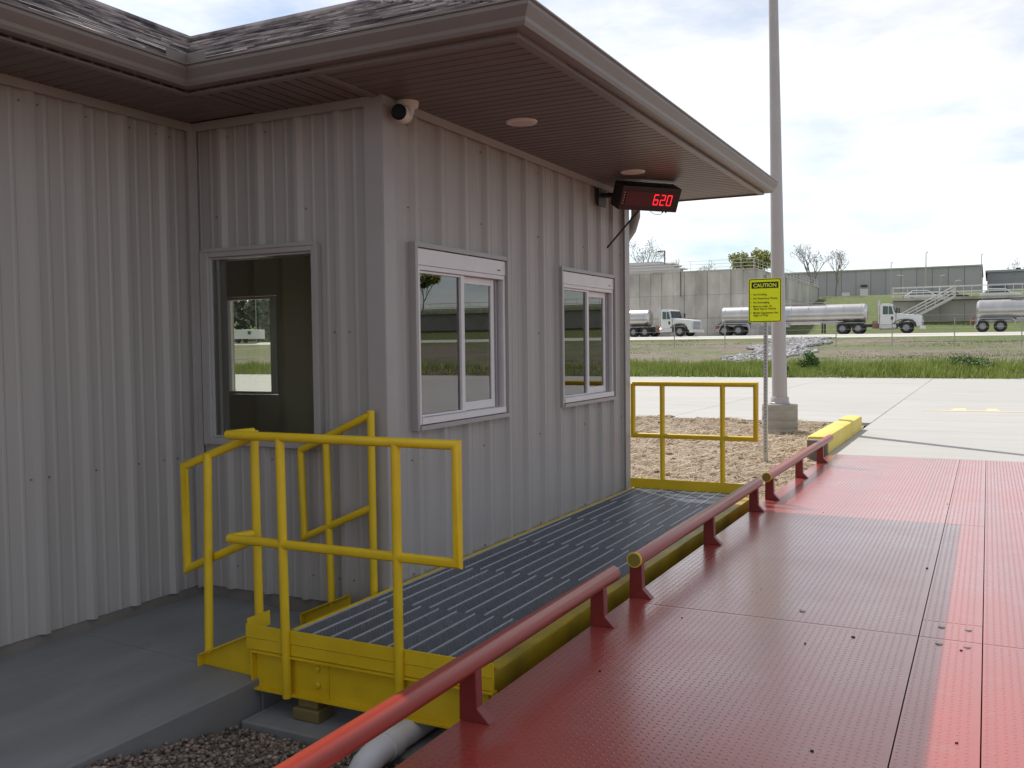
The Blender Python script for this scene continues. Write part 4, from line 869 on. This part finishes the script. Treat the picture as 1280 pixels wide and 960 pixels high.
q = MB(); q.box(TX0, TX1 + .06, TY0 - .06, TY0 + .35, TZ + .002, TZ + .12); q.box(TX1 - .35, TX1 + .06, TY0 + .351, TY1, TZ + .002, TZ + .12); q.build('coping', CONCW, tk)
RAILM = mat('pale_railing', (0.62, 0.60, 0.58), 0.5)
q = MB()
for x_ in np.arange(TX0, TX1 + .1, 2.2): q.tube([(x_, TY0 + .2, TZ), (x_, TY0 + .2, TZ + 1.1)], .022, 5)
for y_ in np.arange(TY0 + .2, TY1, 2.2): q.tube([(TX1 - .2, y_, TZ), (TX1 - .2, y_, TZ + 1.1)], .022, 5)
for z_ in (.4, .75, 1.1): q.tube([(TX0, TY0 + .2, TZ + z_), (TX1 - .2, TY0 + .2, TZ + z_), (TX1 - .2, TY1, TZ + z_)], .02, 5)
o = q.build('railing', RAILM, tk); o['kind'] = 'stuff'
# covered channels on top of the tank, stepped pale bars
for k, (xr_, zz, yy) in enumerate(((-26.2, 0.0, 93.0), (-27.6, .55, 95.5), (-28.8, 1.0, 98.0))):
    q = MB(); q.box(-60, xr_, yy, yy + 1.2, TZ + .15 + zz, TZ + .5 + zz); q.box(-60, xr_ + .5, yy - .1, yy + 1.3, TZ + .501 + zz, TZ + .60 + zz); q.build('channel_cover', RAILM, tk)
q = MB(); q.tube([(-28.2, 94, TZ + 1.2), (-28.2, 94, TZ + 2.6), (-29.0, 94, TZ + 2.6)], .07, 6); q.build('gooseneck_vent', CHASSIS, tk)
q = MB(); q.box(-60, -30.5, 99.5, 103, TZ + .2, TZ + 2.0); q.build('pump_cover', BLDG, tk)
q = MB(); q.tube([(-25.6, TY0 - .05, TZ + .1), (-25.6, TY0 - .05, 6.2)], .04, 6); q.build('conduit', CHASSIS, tk)

# ------------------------------------------------------------------ retaining wall with walkway and stairs
rw = empty('retaining_wall', (0, 109, 2.0), 'grey concrete retaining wall with a railed walkway along its top', 'wall')
WY = 109.0; WZ = 6.05
pw = np.arange(-6.5, 90, 2.44)
for i in range(len(pw) - 1):
    q = MB(); q.box(pw[i] + .015, pw[i + 1] - .015, WY, WY + .3, 1.5, WZ - .35); q.build('wall_panel', mat('retaining_concrete', (0.44, 0.42, 0.38), 0.9, col2=(0.32, 0.30, 0.27), vscale=.3, stretch=(1, 1, .5), objrand=.04), rw)
q = MB(); q.box(-6.5, 90, WY - .55, WY + 1.2, WZ - .30, WZ); q.build('walkway_slab', CONCW, rw)
q = MB()
for x_ in np.arange(-6.5, 90, 1.6):
    for yy in (WY - .45,): q.tube([(x_, yy, WZ), (x_, yy, WZ + 1.2)], .03, 5)
for z_ in (.25, .6, 1.18): q.tube([(-6.5, WY - .45, WZ + z_), (90, WY - .45, WZ + z_)], .035 if z_ > 1 else .03, 5)
for x_ in np.arange(-6.5, 40, 2.4): q.tube([(x_, WY + 1.1, WZ), (x_, WY + 1.1, WZ + 1.2)], .025, 5)
for z_ in (.6, 1.18): q.tube([(-6.5, WY + 1.1, WZ + z_), (40, WY + 1.1, WZ + z_)], .025, 5)
o = q.build('railing', RAILM, rw); o['kind'] = 'stuff'
st = empty('stairway', (-3, 108, 2), 'pale metal stairway running down the face of the retaining wall', 'stairs')
A0 = Vector((-0.2, 107.6, WZ - .05)); A1 = Vector((-7.6, 107.6, 1.99))
for yy in (107.1, 108.2):
    q = MB(); d = A1 - A0; q.obox(((A0 + A1) / 2).x * Vector((1, 0, 0)) + Vector((0, yy, (A0.z + A1.z) / 2)), d / 2, Vector((0, .03, 0)), Vector((0, 0, .16))); q.build('stringer', RAILM, st)
    q = MB()
    for z_ in (.45, .8, 1.15): q.tube([(A0.x, yy, A0.z + z_), (A1.x, yy, A1.z + z_)], .045, 6)
    for k in range(9): p = A0.lerp(A1, k / 8); q.tube([(p.x, yy, p.z), (p.x, yy, p.z + 1.15)], .03, 6)
    q.build('handrail', RAILM, st)
q = MB()
for k in range(22): p = A0.lerp(A1, (k + .5) / 22); q.box(p.x - .16, p.x + .16, 107.14, 108.16, p.z - .02, p.z + .02)
q.build('treads', GALV, st)

# ------------------------------------------------------------------ far buildings
fb = empty('grey_warehouse', (-10, 170, 8), 'long plain grey block building behind the tank, two pale doors', 'building')
q = MB(); q.box(-44.9, 2.0, 163.12, 195, 7.0, 13.0); q.build('core', CONCD, fb)
bxs = np.arange(-45, 2.5, 2.35)
for i in range(len(bxs) - 1):
    q = MB(); q.box(bxs[i] + .03, bxs[i + 1] - .03, 163.0, 163.12, 7.0, 13.05); q.build('wall_panel', BLDG, fb)
q = MB(); q.box(2.0, 2.12, 163.1, 195, 7.0, 13.0); q.build('wall_panel', BLDG, fb); q = MB(); q.box(-45.1, 2.25, 162.85, 195.2, 13.06, 13.28); q.build('coping', CONCW, fb)
for (xa, xb, zb) in ((-19.1, -17.75, 9.5), (-16.15, -14.85, 10.05)):
    q = MB(); q.box(xa, xb, 162.86, 162.99, 7.6, zb); q.build('door', VINYL, fb)
q = MB(); q.box(-16.0, -15.0, 162.6, 163, 10.4, 10.7); q.build('door_lamp', CHASSIS, fb)
fb2 = empty('low_building', (15, 180, 8), 'low pale grey building at the right edge beyond the railed walkway', 'building')
q = MB(); q.box(2.9, 40, 178, 205, 7.0, 12.9); q.build('wall', mat('pale_block', (0.33, 0.34, 0.36), .9, var=.04, vscale=.4), fb2)
q = MB(); q.box(2.6, 40.3, 177.7, 205.3, 12.901, 13.25); q.build('coping', BLDG, fb2); q = MB(); q.box(3.7, 6.0, 177.93, 177.999, 9.9, 10.55); q.build('window', GLASS_DARK, fb2)
q = MB(); q.box(7.4, 8.2, 185, 186, 13.25, 14.0); q.build('roof_vent', CHASSIS, fb2)

# ------------------------------------------------------------------ tanker trailers and tractors
def wheel(parent, x, y, r=0.52, w=0.5, s=1):
    q = MB(); q.mi = 0
    prof = [(r * .55, -w / 2), (r * .92, -w / 2), (r, -w / 2 + .05), (r, w / 2 - .05), (r * .92, w / 2), (r * .55, w / 2)]
    n = 24; b0 = len(q.v)
    for rr_, o_ in prof:
        for j in range(n): t = 2 * math.pi * j / n; q.v.append((x + rr_ * math.cos(t), y + o_, r + rr_ * math.sin(t)))
    for i in range(len(prof) - 1):
        for j in range(n): q.f.append((b0 + i * n + j, b0 + i * n + (j + 1) % n, b0 + (i + 1) * n + (j + 1) % n, b0 + (i + 1) * n + j)); q.m.append(0)
    ty = q.build('wheel', TYRE, parent, smooth=True)
    q = MB(); prof = [(.12, -w * .56), (.2, -w * .55), (.22, -w * .42), (.50, -w * .36), (.57, -w * .49), (.57, w * .49), (.50, w * .36), (.22, w * .42), (.2, w * .55), (.12, w * .56)]
    for rr_, o_ in prof:
        for j in range(n): t = 2 * math.pi * j / n; q.v.append((x + r * rr_ * math.cos(t), y + o_, r + r * rr_ * math.sin(t)))
    for i in range(len(prof) - 1):
        for j in range(n): q.f.append((i * n + j, i * n + (j + 1) % n, (i + 1) * n + (j + 1) % n, (i + 1) * n + j)); q.m.append(0)
    q.f.append(tuple(range(n))); q.f.append(tuple(range((len(prof) - 1) * n, len(prof) * n))); q.m += [0, 0]
    rim = q.build('rim', RIM, None, smooth=True); rim.matrix_basis = world_loc(parent) @ rim.matrix_basis; attach(rim, ty)
    return ty
def local(fn):
    return fn
def trailer():
    """local origin at the rear bumper on the road, length along +X"""
    t = empty('tanker_trailer', (0, 0, 0))
    R_, zc_, x0, x1 = 0.90, 1.86, 0.15, 13.5
    q = MB(); q.tube([(x0, 0, zc_), (x0 + .05, 0, zc_), (x0 + .22, 0, zc_), (x1 - .22, 0, zc_), (x1 - .05, 0, zc_), (x1, 0, zc_)], [.45, R_ * .8, R_, R_, R_ * .8, .45], 32); q.build('barrel', TANKS, t, smooth=True)
    for xx in np.linspace(x0 + .5, x1 - .5, 9):
        q = MB(); q.tube([(xx - .045, 0, zc_), (xx + .045, 0, zc_)], R_ + .025, 32); q.build('hoop', TANKS, t, smooth=True)
    q = MB(); q.box(x0 + 2.6, x1 - 3.6, -.25, .25, zc_ + R_ + .01, zc_ + R_ + .06); q.tube([(5.8, 0, zc_ + R_ + .03), (5.8, 0, zc_ + R_ + .20)], .28, 16); q.tube([(3, -.3, zc_ + R_ + .2), (10, -.3, zc_ + R_ + .2)], .025, 6); q.build('top_walkway', GALV, t)
    q = MB(); q.box(.05, 4.0, -.45, .45, .88, 1.08); q.box(9.4, 13.2, -.42, .42, .98, 1.1); q.box(.0, .12, -1.0, 1.0, .45, .70); q.box(5.2, 6.6, -.7, .3, .75, 1.05); q.build('frame', GALV, t)
    q = MB()
    for yy in (-1, 1):
        pts = [(.15, .62), (.30, 1.08), (.55, 1.20), (2.85, 1.20), (3.05, 1.05), (3.15, .62), (3.08, .62), (2.98, 1.0), (2.8, 1.14), (.58, 1.14), (.36, 1.04), (.22, .62)]
        q.prism(pts, 1, yy * .85 - .3, yy * .85 + .3)
    q.build('mudguard', GALV, t)
    q = MB(); q.tube([(.1, -.5, 1.0), (-.25, -.5, 1.0), (-.25, -.5, .7)], .09, 8); q.tube([(-.1, -.2, 1.2), (-.1, -.2, .6)], .12, 8); q.tube([(.0, .3, 1.4), (-.12, .3, 1.0), (-.12, .3, .7)], .06, 8); q.build('outlet_valves', RUST, t)
    q = MB()
    for xx in (5.05, 5.45): q.tube([(xx, -.62, 2.62), (xx, -.98, 1.9), (xx, -.95, .95)], .025, 6)
    for zz in (1.1, 1.4, 1.7, 2.0, 2.3): q.tube([(5.05, -.97 + max(0, zz - 1.9) * .5, zz), (5.45, -.97 + max(0, zz - 1.9) * .5, zz)], .02, 6)
    q.build('ladder', CHASSIS, t)
    q = MB(); q.tube([(4.2, 0, zc_), (6.9, 0, zc_)], R_ + .012, 32); q.build('overflow_band', GALV, t, smooth=True)
    for xx in (.65, 2.0):
        for yy in (-.88, .88): wheel(t, xx, yy)
    for yy in (-.75, .75):
        q = MB(); q.box(9.6, 9.75, yy - .07, yy + .07, .12, 1.0); q.build('landing_leg', CHASSIS, t)
    q = MB(); q.tube([(3.2, -.82, 1.15), (11.5, -.82, 1.15)], .07, 8); q.build('hose_tube', TANKS, t)
    return t
def tractor():
    """local origin: rear end of frame on the road, front bumper at x=7.6"""
    t = empty('truck_tractor', (0, 0, 0))
    q = MB(); q.box(.1, 6.9, -.45, .45, .62, .88); q.box(.3, 2.1, -.5, .5, .881, 1.02); q.build('chassis', CHASSIS, t)
    def shell(name, m, pts, y0, y1, bev): q = MB(); q.prism(pts, 1, y0, y1); return q.build(name, m, t, bevel=bev, smooth=True)
    shell('cab', TRUCKW, [(3.95, .80), (4.95, .80), (5.25, 1.15), (5.22, 1.78), (4.95, 2.52), (4.80, 2.66), (4.05, 2.68), (3.95, 2.55)], -1.05, 1.05, .06)
    shell('hood', TRUCKW, [(5.24, 1.1), (5.50, 1.22), (5.75, 1.26), (6.6, 1.22), (6.86, .95), (6.95, .62), (7.35, .62), (7.38, 1.48), (7.2, 1.60), (5.3, 1.80)], -.98, .98, .07)
    q = MB(); q.box(7.385, 7.42, -.62, .62, .75, 1.45); q.build('grille', GALV, t, bevel=.01)
    q = MB(); q.box(7.20, 7.60, -1.12, 1.12, .38, .66); q.build('bumper', TRUCKW, t, bevel=.05)
    for yy in (-.82, .82):
        q = MB(); q.box(7.37, 7.44, yy - .13, yy + .13, 1.0, 1.22); q.build('headlight', mat('headlight_glass', (.6, .62, .62), .1), t, bevel=.02)
    q = MB()
    q.add([(5.235, -.92, 1.84), (5.235, .92, 1.84), (4.985, .92, 2.50), (4.985, -.92, 2.50)], [(0, 1, 2, 3)]); q.v = [(a + .02, c, d + .008) for a, c, d in q.v]; q.build('windscreen', GLASS_DARK, t)
    for yy in (-1.056, 1.056):
        q = MB(); q.prism([(4.18, 1.72), (5.08, 1.72), (4.90, 2.42), (4.18, 2.46)], 1, yy - .006, yy + .006); q.build('side_window', GLASS_DARK, t)
        q = MB(); q.prism([(4.62, 1.72), (4.66, 1.72), (4.66, 2.44), (4.62, 2.44)], 1, yy - .010, yy + .010); q.build('window_post', TRUCKW, t)
        q = MB(); q.box(4.86, 5.05, yy - .01, yy + .01, 1.20, 1.50); q.build('door_vent', CHASSIS, t)
        q = MB(); q.box(5.3, 5.42, yy * 1.12 - .06, yy * 1.12 + .06, 1.85, 2.3); q.tube([(5.15, yy, 2.2), (5.36, yy * 1.12, 2.2)], .02, 6); q.build('mirror', CHASSIS, t)
        q = MB(); q.tube([(3.9, yy * .86, .62), (5.3, yy * .86, .62)], .27, 16); q.build('fuel_tank', TANKS, t, smooth=True)
        pts = []
        for k in range(9): a = math.pi * (1 - k / 8); pts.append((6.12 + .74 * math.cos(a), .60 + .66 * math.sin(a)))
        for k in range(9): a = math.pi * k / 8; pts.append((6.12 + .62 * math.cos(a), .60 + .56 * math.sin(a)))
        q = MB(); q.prism(pts, 1, yy * .98 - .06, yy * .98 + .06); q.build('wheel_arch', TRUCKW if False else CHASSIS, t)
    for yy in (-.9,): q = MB(); q.tube([(3.82, yy, .9), (3.82, yy, 3.0)], .08, 10); q.build('exhaust_stack', TANKS, t, smooth=True)
    q = MB(); q.box(3.3, 3.85, -.95, -.45, .45, 1.15); q.build('side_equipment', RUST, t, bevel=.03)
    for xx in (.75, 2.1):
        for yy in (-.86, .86): wheel(t, xx, yy)
    for yy in (-.96, .96): wheel(t, 6.12, yy, .52, .3)
    return t
# middle rig
t2 = trailer(); t2.location = (-20.15, 86.2, ZRD); tag(t2, 'silver tanker trailer directly behind the yellow sign and light pole', 'tanker trailer', 'tanker trucks on the service road')
c2 = tractor(); c2.location = (-9.45, 86.2, ZRD); tag(c2, 'white truck tractor parked in front of the pale stairway', 'truck', 'tanker trucks on the service road')
t1 = copy_tree(t2); t1.location = (-40.75, 86.6, ZRD); tag(t1, 'silver tanker trailer half hidden behind the corner of the scale house', 'tanker trailer', 'tanker trucks on the service road')
c1 = copy_tree(c2); c1.location = (-29.35, 86.9, ZRD); c1.rotation_euler = (0, 0, math.radians(-14)); tag(c1, 'white truck tractor by the bare concrete tank, front wheels turned out', 'truck', 'tanker trucks on the service road')
c1['label'] = 'white truck tractor left of the sign, in front of the bare concrete tank'
t3 = copy_tree(t2); t3.location = (2.05, 86.0, ZRD); tag(t3, 'silver tanker trailer cut off by the right edge, below the walkway', 'tanker trailer', 'tanker trucks on the service road')
# white box trailer seen through the office windows
bt = empty('cargo_trailer', (-78.6, 84.5, ZRD), 'small white cargo trailer seen through the near wall window', 'trailer')
q = MB(); q.box(-80.3, -77.0, 83.3, 85.6, ZRD + .45, ZRD + 1.6); q.build('body', TRUCKW, bt, bevel=.08); q = MB(); q.box(-77.7, -77.2, 83.27, 83.3, ZRD + 1.0, ZRD + 1.4); q.build('window', GLASS_DARK, bt)
for xx in (-79.4, -78.2):
    q = MB(); q.tube([(xx, 83.35, ZRD + .36), (xx, 83.6, ZRD + .36)], .36, 16); q.build('wheel', TYRE, bt)
# vehicles on the upper level
def car(x, y, z, m, lab):
    c = empty('parked_car', (x, y, z), lab, 'car', 'cars parked behind the railing')
    q = MB(); q.prism([(x - 2.2, z + .35), (x + 2.2, z + .35), (x + 2.2, z + .8), (x + 1.2, z + .95), (x + .55, z + 1.45), (x - 1.3, z + 1.5), (x - 1.95, z + 1.0), (x - 2.2, z + .9)], 1, y - .85, y + .85); q.build('body', m, c, bevel=.08, smooth=True)
    q = MB(); q.prism([(x - 1.65, z + .98), (x + 1.0, z + .96), (x + .5, z + 1.38), (x - 1.25, z + 1.42)], 1, y - .86, y + .86); q.build('side_window', GLASS_DARK, c)
    for xx in (x - 1.35, x + 1.35):
        for yy in (y - .8, y + .8): q = MB(); q.tube([(xx, yy - .1, z + .33), (xx, yy + .1, z + .33)], .33, 16); q.build('wheel', TYRE, c)
car(-4.0, 122.5, 6.0, TRUCKW, 'white car behind the railing by the lamp posts'); car(4.4, 123.5, 6.0, TRUCKW, 'white car behind the railing at the right edge'); car(-1.2, 124.0, 6.0, CHASSIS, 'dark car behind the railing above the stairway')

# thin light masts in the background
def mast(x, y, z1, arm, lab, r=.07):
    o = empty('light_mast', (x, y, ground_z(x, y)), lab, 'mast', 'thin light masts in the background')
    q = MB(); q.tube([(x, y, ground_z(x, y) - .2), (x, y, z1)], [r, r * .6], 8); q.build('pole', FP, o)
    q = MB(); q.tube([(x, y, z1 - .02), (x + arm, y, z1 + .05)], .06, 6); q.box(min(x + arm, x + arm * 1.9), max(x + arm, x + arm * 1.9), y - .15, y + .15, z1 - .02, z1 + .12); q.build('lamp_head', RAILM, o)
mast(-5.99, 117.0, 9.1, -.35, 'short light mast at the left end of the railed walkway', .10); mast(-4.35, 132.4, 13.0, .12, 'tallest thin mast in front of the grey block building', .09); mast(-2.6, 133.3, 9.9, .25, 'short mast left of the stair top')
mast(-.36, 117.5, 8.25, .3, 'short lamp post at the top of the stairway', .09); mast(2.25, 136, 12.7, .1, 'thin mast near the right end of the grey block building'); mast(-29.1, 133.0, 14.2, .5, 'lone thin mast above the bare concrete tank')
mast(-9.2, 138.5, 12.3, .1, 'thin mast just right of the large bare tree'); mast(-86.0, 94.0, 8.4, .5, 'slim mast seen through the near wall window')

# ------------------------------------------------------------------ trees
def tree(x, y, h, spread, lab, leaf=None, nleaf=0, seed=1, lsize=.16, depth=5, kind='tree', trunk_r=None, base=None):
    rr = random.Random(seed); z0 = ground_z(x, y) if base is None else base
    t = empty('tree', (x, y, z0), lab, 'tree', 'trees beyond the tank and buildings')
    q = MB(); tips = []
    def grow(p, d, ln, r, lv):
        n = 3; pts = [p]; c = p; dd = d
        for k in range(n):
            dd = (dd + Vector((rr.uniform(-.18, .18), rr.uniform(-.18, .18), rr.uniform(-.03, .14)))).normalized(); c = c + dd * ln / n; pts.append(c)
        q.tube(pts, [r * (1 - .13 * k) for k in range(n + 1)], 5 if lv > 1 else 8, cap=False)
        if lv >= depth: tips.append(c); tips.append(pts[2]); return
        for k in range(rr.choice([2, 3, 3])):
            a = rr.uniform(0, 6.28); s = rr.uniform(.35, .8) * spread
            nd = (dd + Vector((math.cos(a) * s, math.sin(a) * s, rr.uniform(-.1, .3)))).normalized()
            grow(pts[rr.choice([2, 3, 3])], nd, ln * rr.uniform(.62, .82), r * rr.uniform(.5, .66), lv + 1)
    R0 = trunk_r or h * .022
    grow(Vector((x, y, z0 - .2)), Vector((0, 0, 1)), h * .30, R0, 0)
    q.build('trunk', BARK, t)
    if leaf is not None and nleaf:
        vs = np.zeros((nleaf * 4, 3))
        for i in range(nleaf):
            p = tips[rr.randrange(len(tips))] + Vector((rr.gauss(0, 1), rr.gauss(0, 1), rr.gauss(0, .8))) * h * .035
            a = Vector((rr.uniform(-1, 1), rr.uniform(-1, 1), rr.uniform(-1, 1))).normalized(); b_ = a.orthogonal().normalized(); s = lsize * rr.uniform(.6, 1.3)
            vs[4 * i] = p - a * s; vs[4 * i + 1] = p - b_ * s * .6; vs[4 * i + 2] = p + a * s; vs[4 * i + 3] = p + b_ * s * .6
        o = bpy.data.objects.new('crown', np_mesh('crown', vs, np.arange(nleaf * 4).reshape(nleaf, 4), leaf)); COL.objects.link(o); attach(o, t)
    return t
tree(-45.5, 140, 11.5, 1.0, 'thin budding tree above the covered channels beside the house corner', LEAFD, 500, 3, .11, depth=6)
tree(-48.8, 141, 8.5, 1.0, 'small bare twiggy tree nearest the corner of the scale house', LEAFD, 160, 4, .10, depth=6)
tree(-41.3, 139, 7.8, .9, 'small sparse tree right of the dark gooseneck vent', LEAFD, 100, 14, .10)
tree(-29.2, 137, 8.6, 1.15, 'round fresh green tree rising above the tank railing', LEAFG, 5200, 5, .20)
tree(-37.5, 144, 7.0, 1.1, 'low bare bush on the skyline left of the green tree', LEAFD, 200, 6, .10)
tree(-19.9, 137, 9.6, 1.15, 'large bare branching tree right of the light pole', LEAFD, 260, 8, .10, depth=6)
tree(-16.6, 138, 7.6, .9, 'smaller leaning bare tree at the left end of the grey building', LEAFD, 120, 9, .10, depth=6)
tree(10.4, 212, 10.5, 1.0, 'bare tree top over the low building at the right edge', LEAFD, 300, 10, .13, depth=6)
tree(80, 127, 7.5, 1.1, 'broad green tree on the rise beyond the right edge', LEAFG, 5000, 11, .26)
# distant woods behind the yard to the left (seen through the office window)
rr = random.Random(5); Vs = []; Fs = []; off = 0
for k in range(60):
    x_ = -170 + 1.7 * k + rr.uniform(-1, 1); y_ = rr.uniform(97, 112); hgt = rr.uniform(8.5, 12)
    v, f = leaf_cloud(620, (x_, y_, ground_z(x_, y_) + hgt * .5), (3.0, 3.0, hgt * .62), .40, rr, 7); Vs.append(v); Fs.append(f + off); off += len(v)
o = bpy.data.objects.new('distant_woods', np_mesh('distant_woods', np.concatenate(Vs), np.concatenate(Fs), WOODS)); COL.objects.link(o); tag(o, 'belt of grey green woods seen through the near wall window', 'woods', kind='stuff')
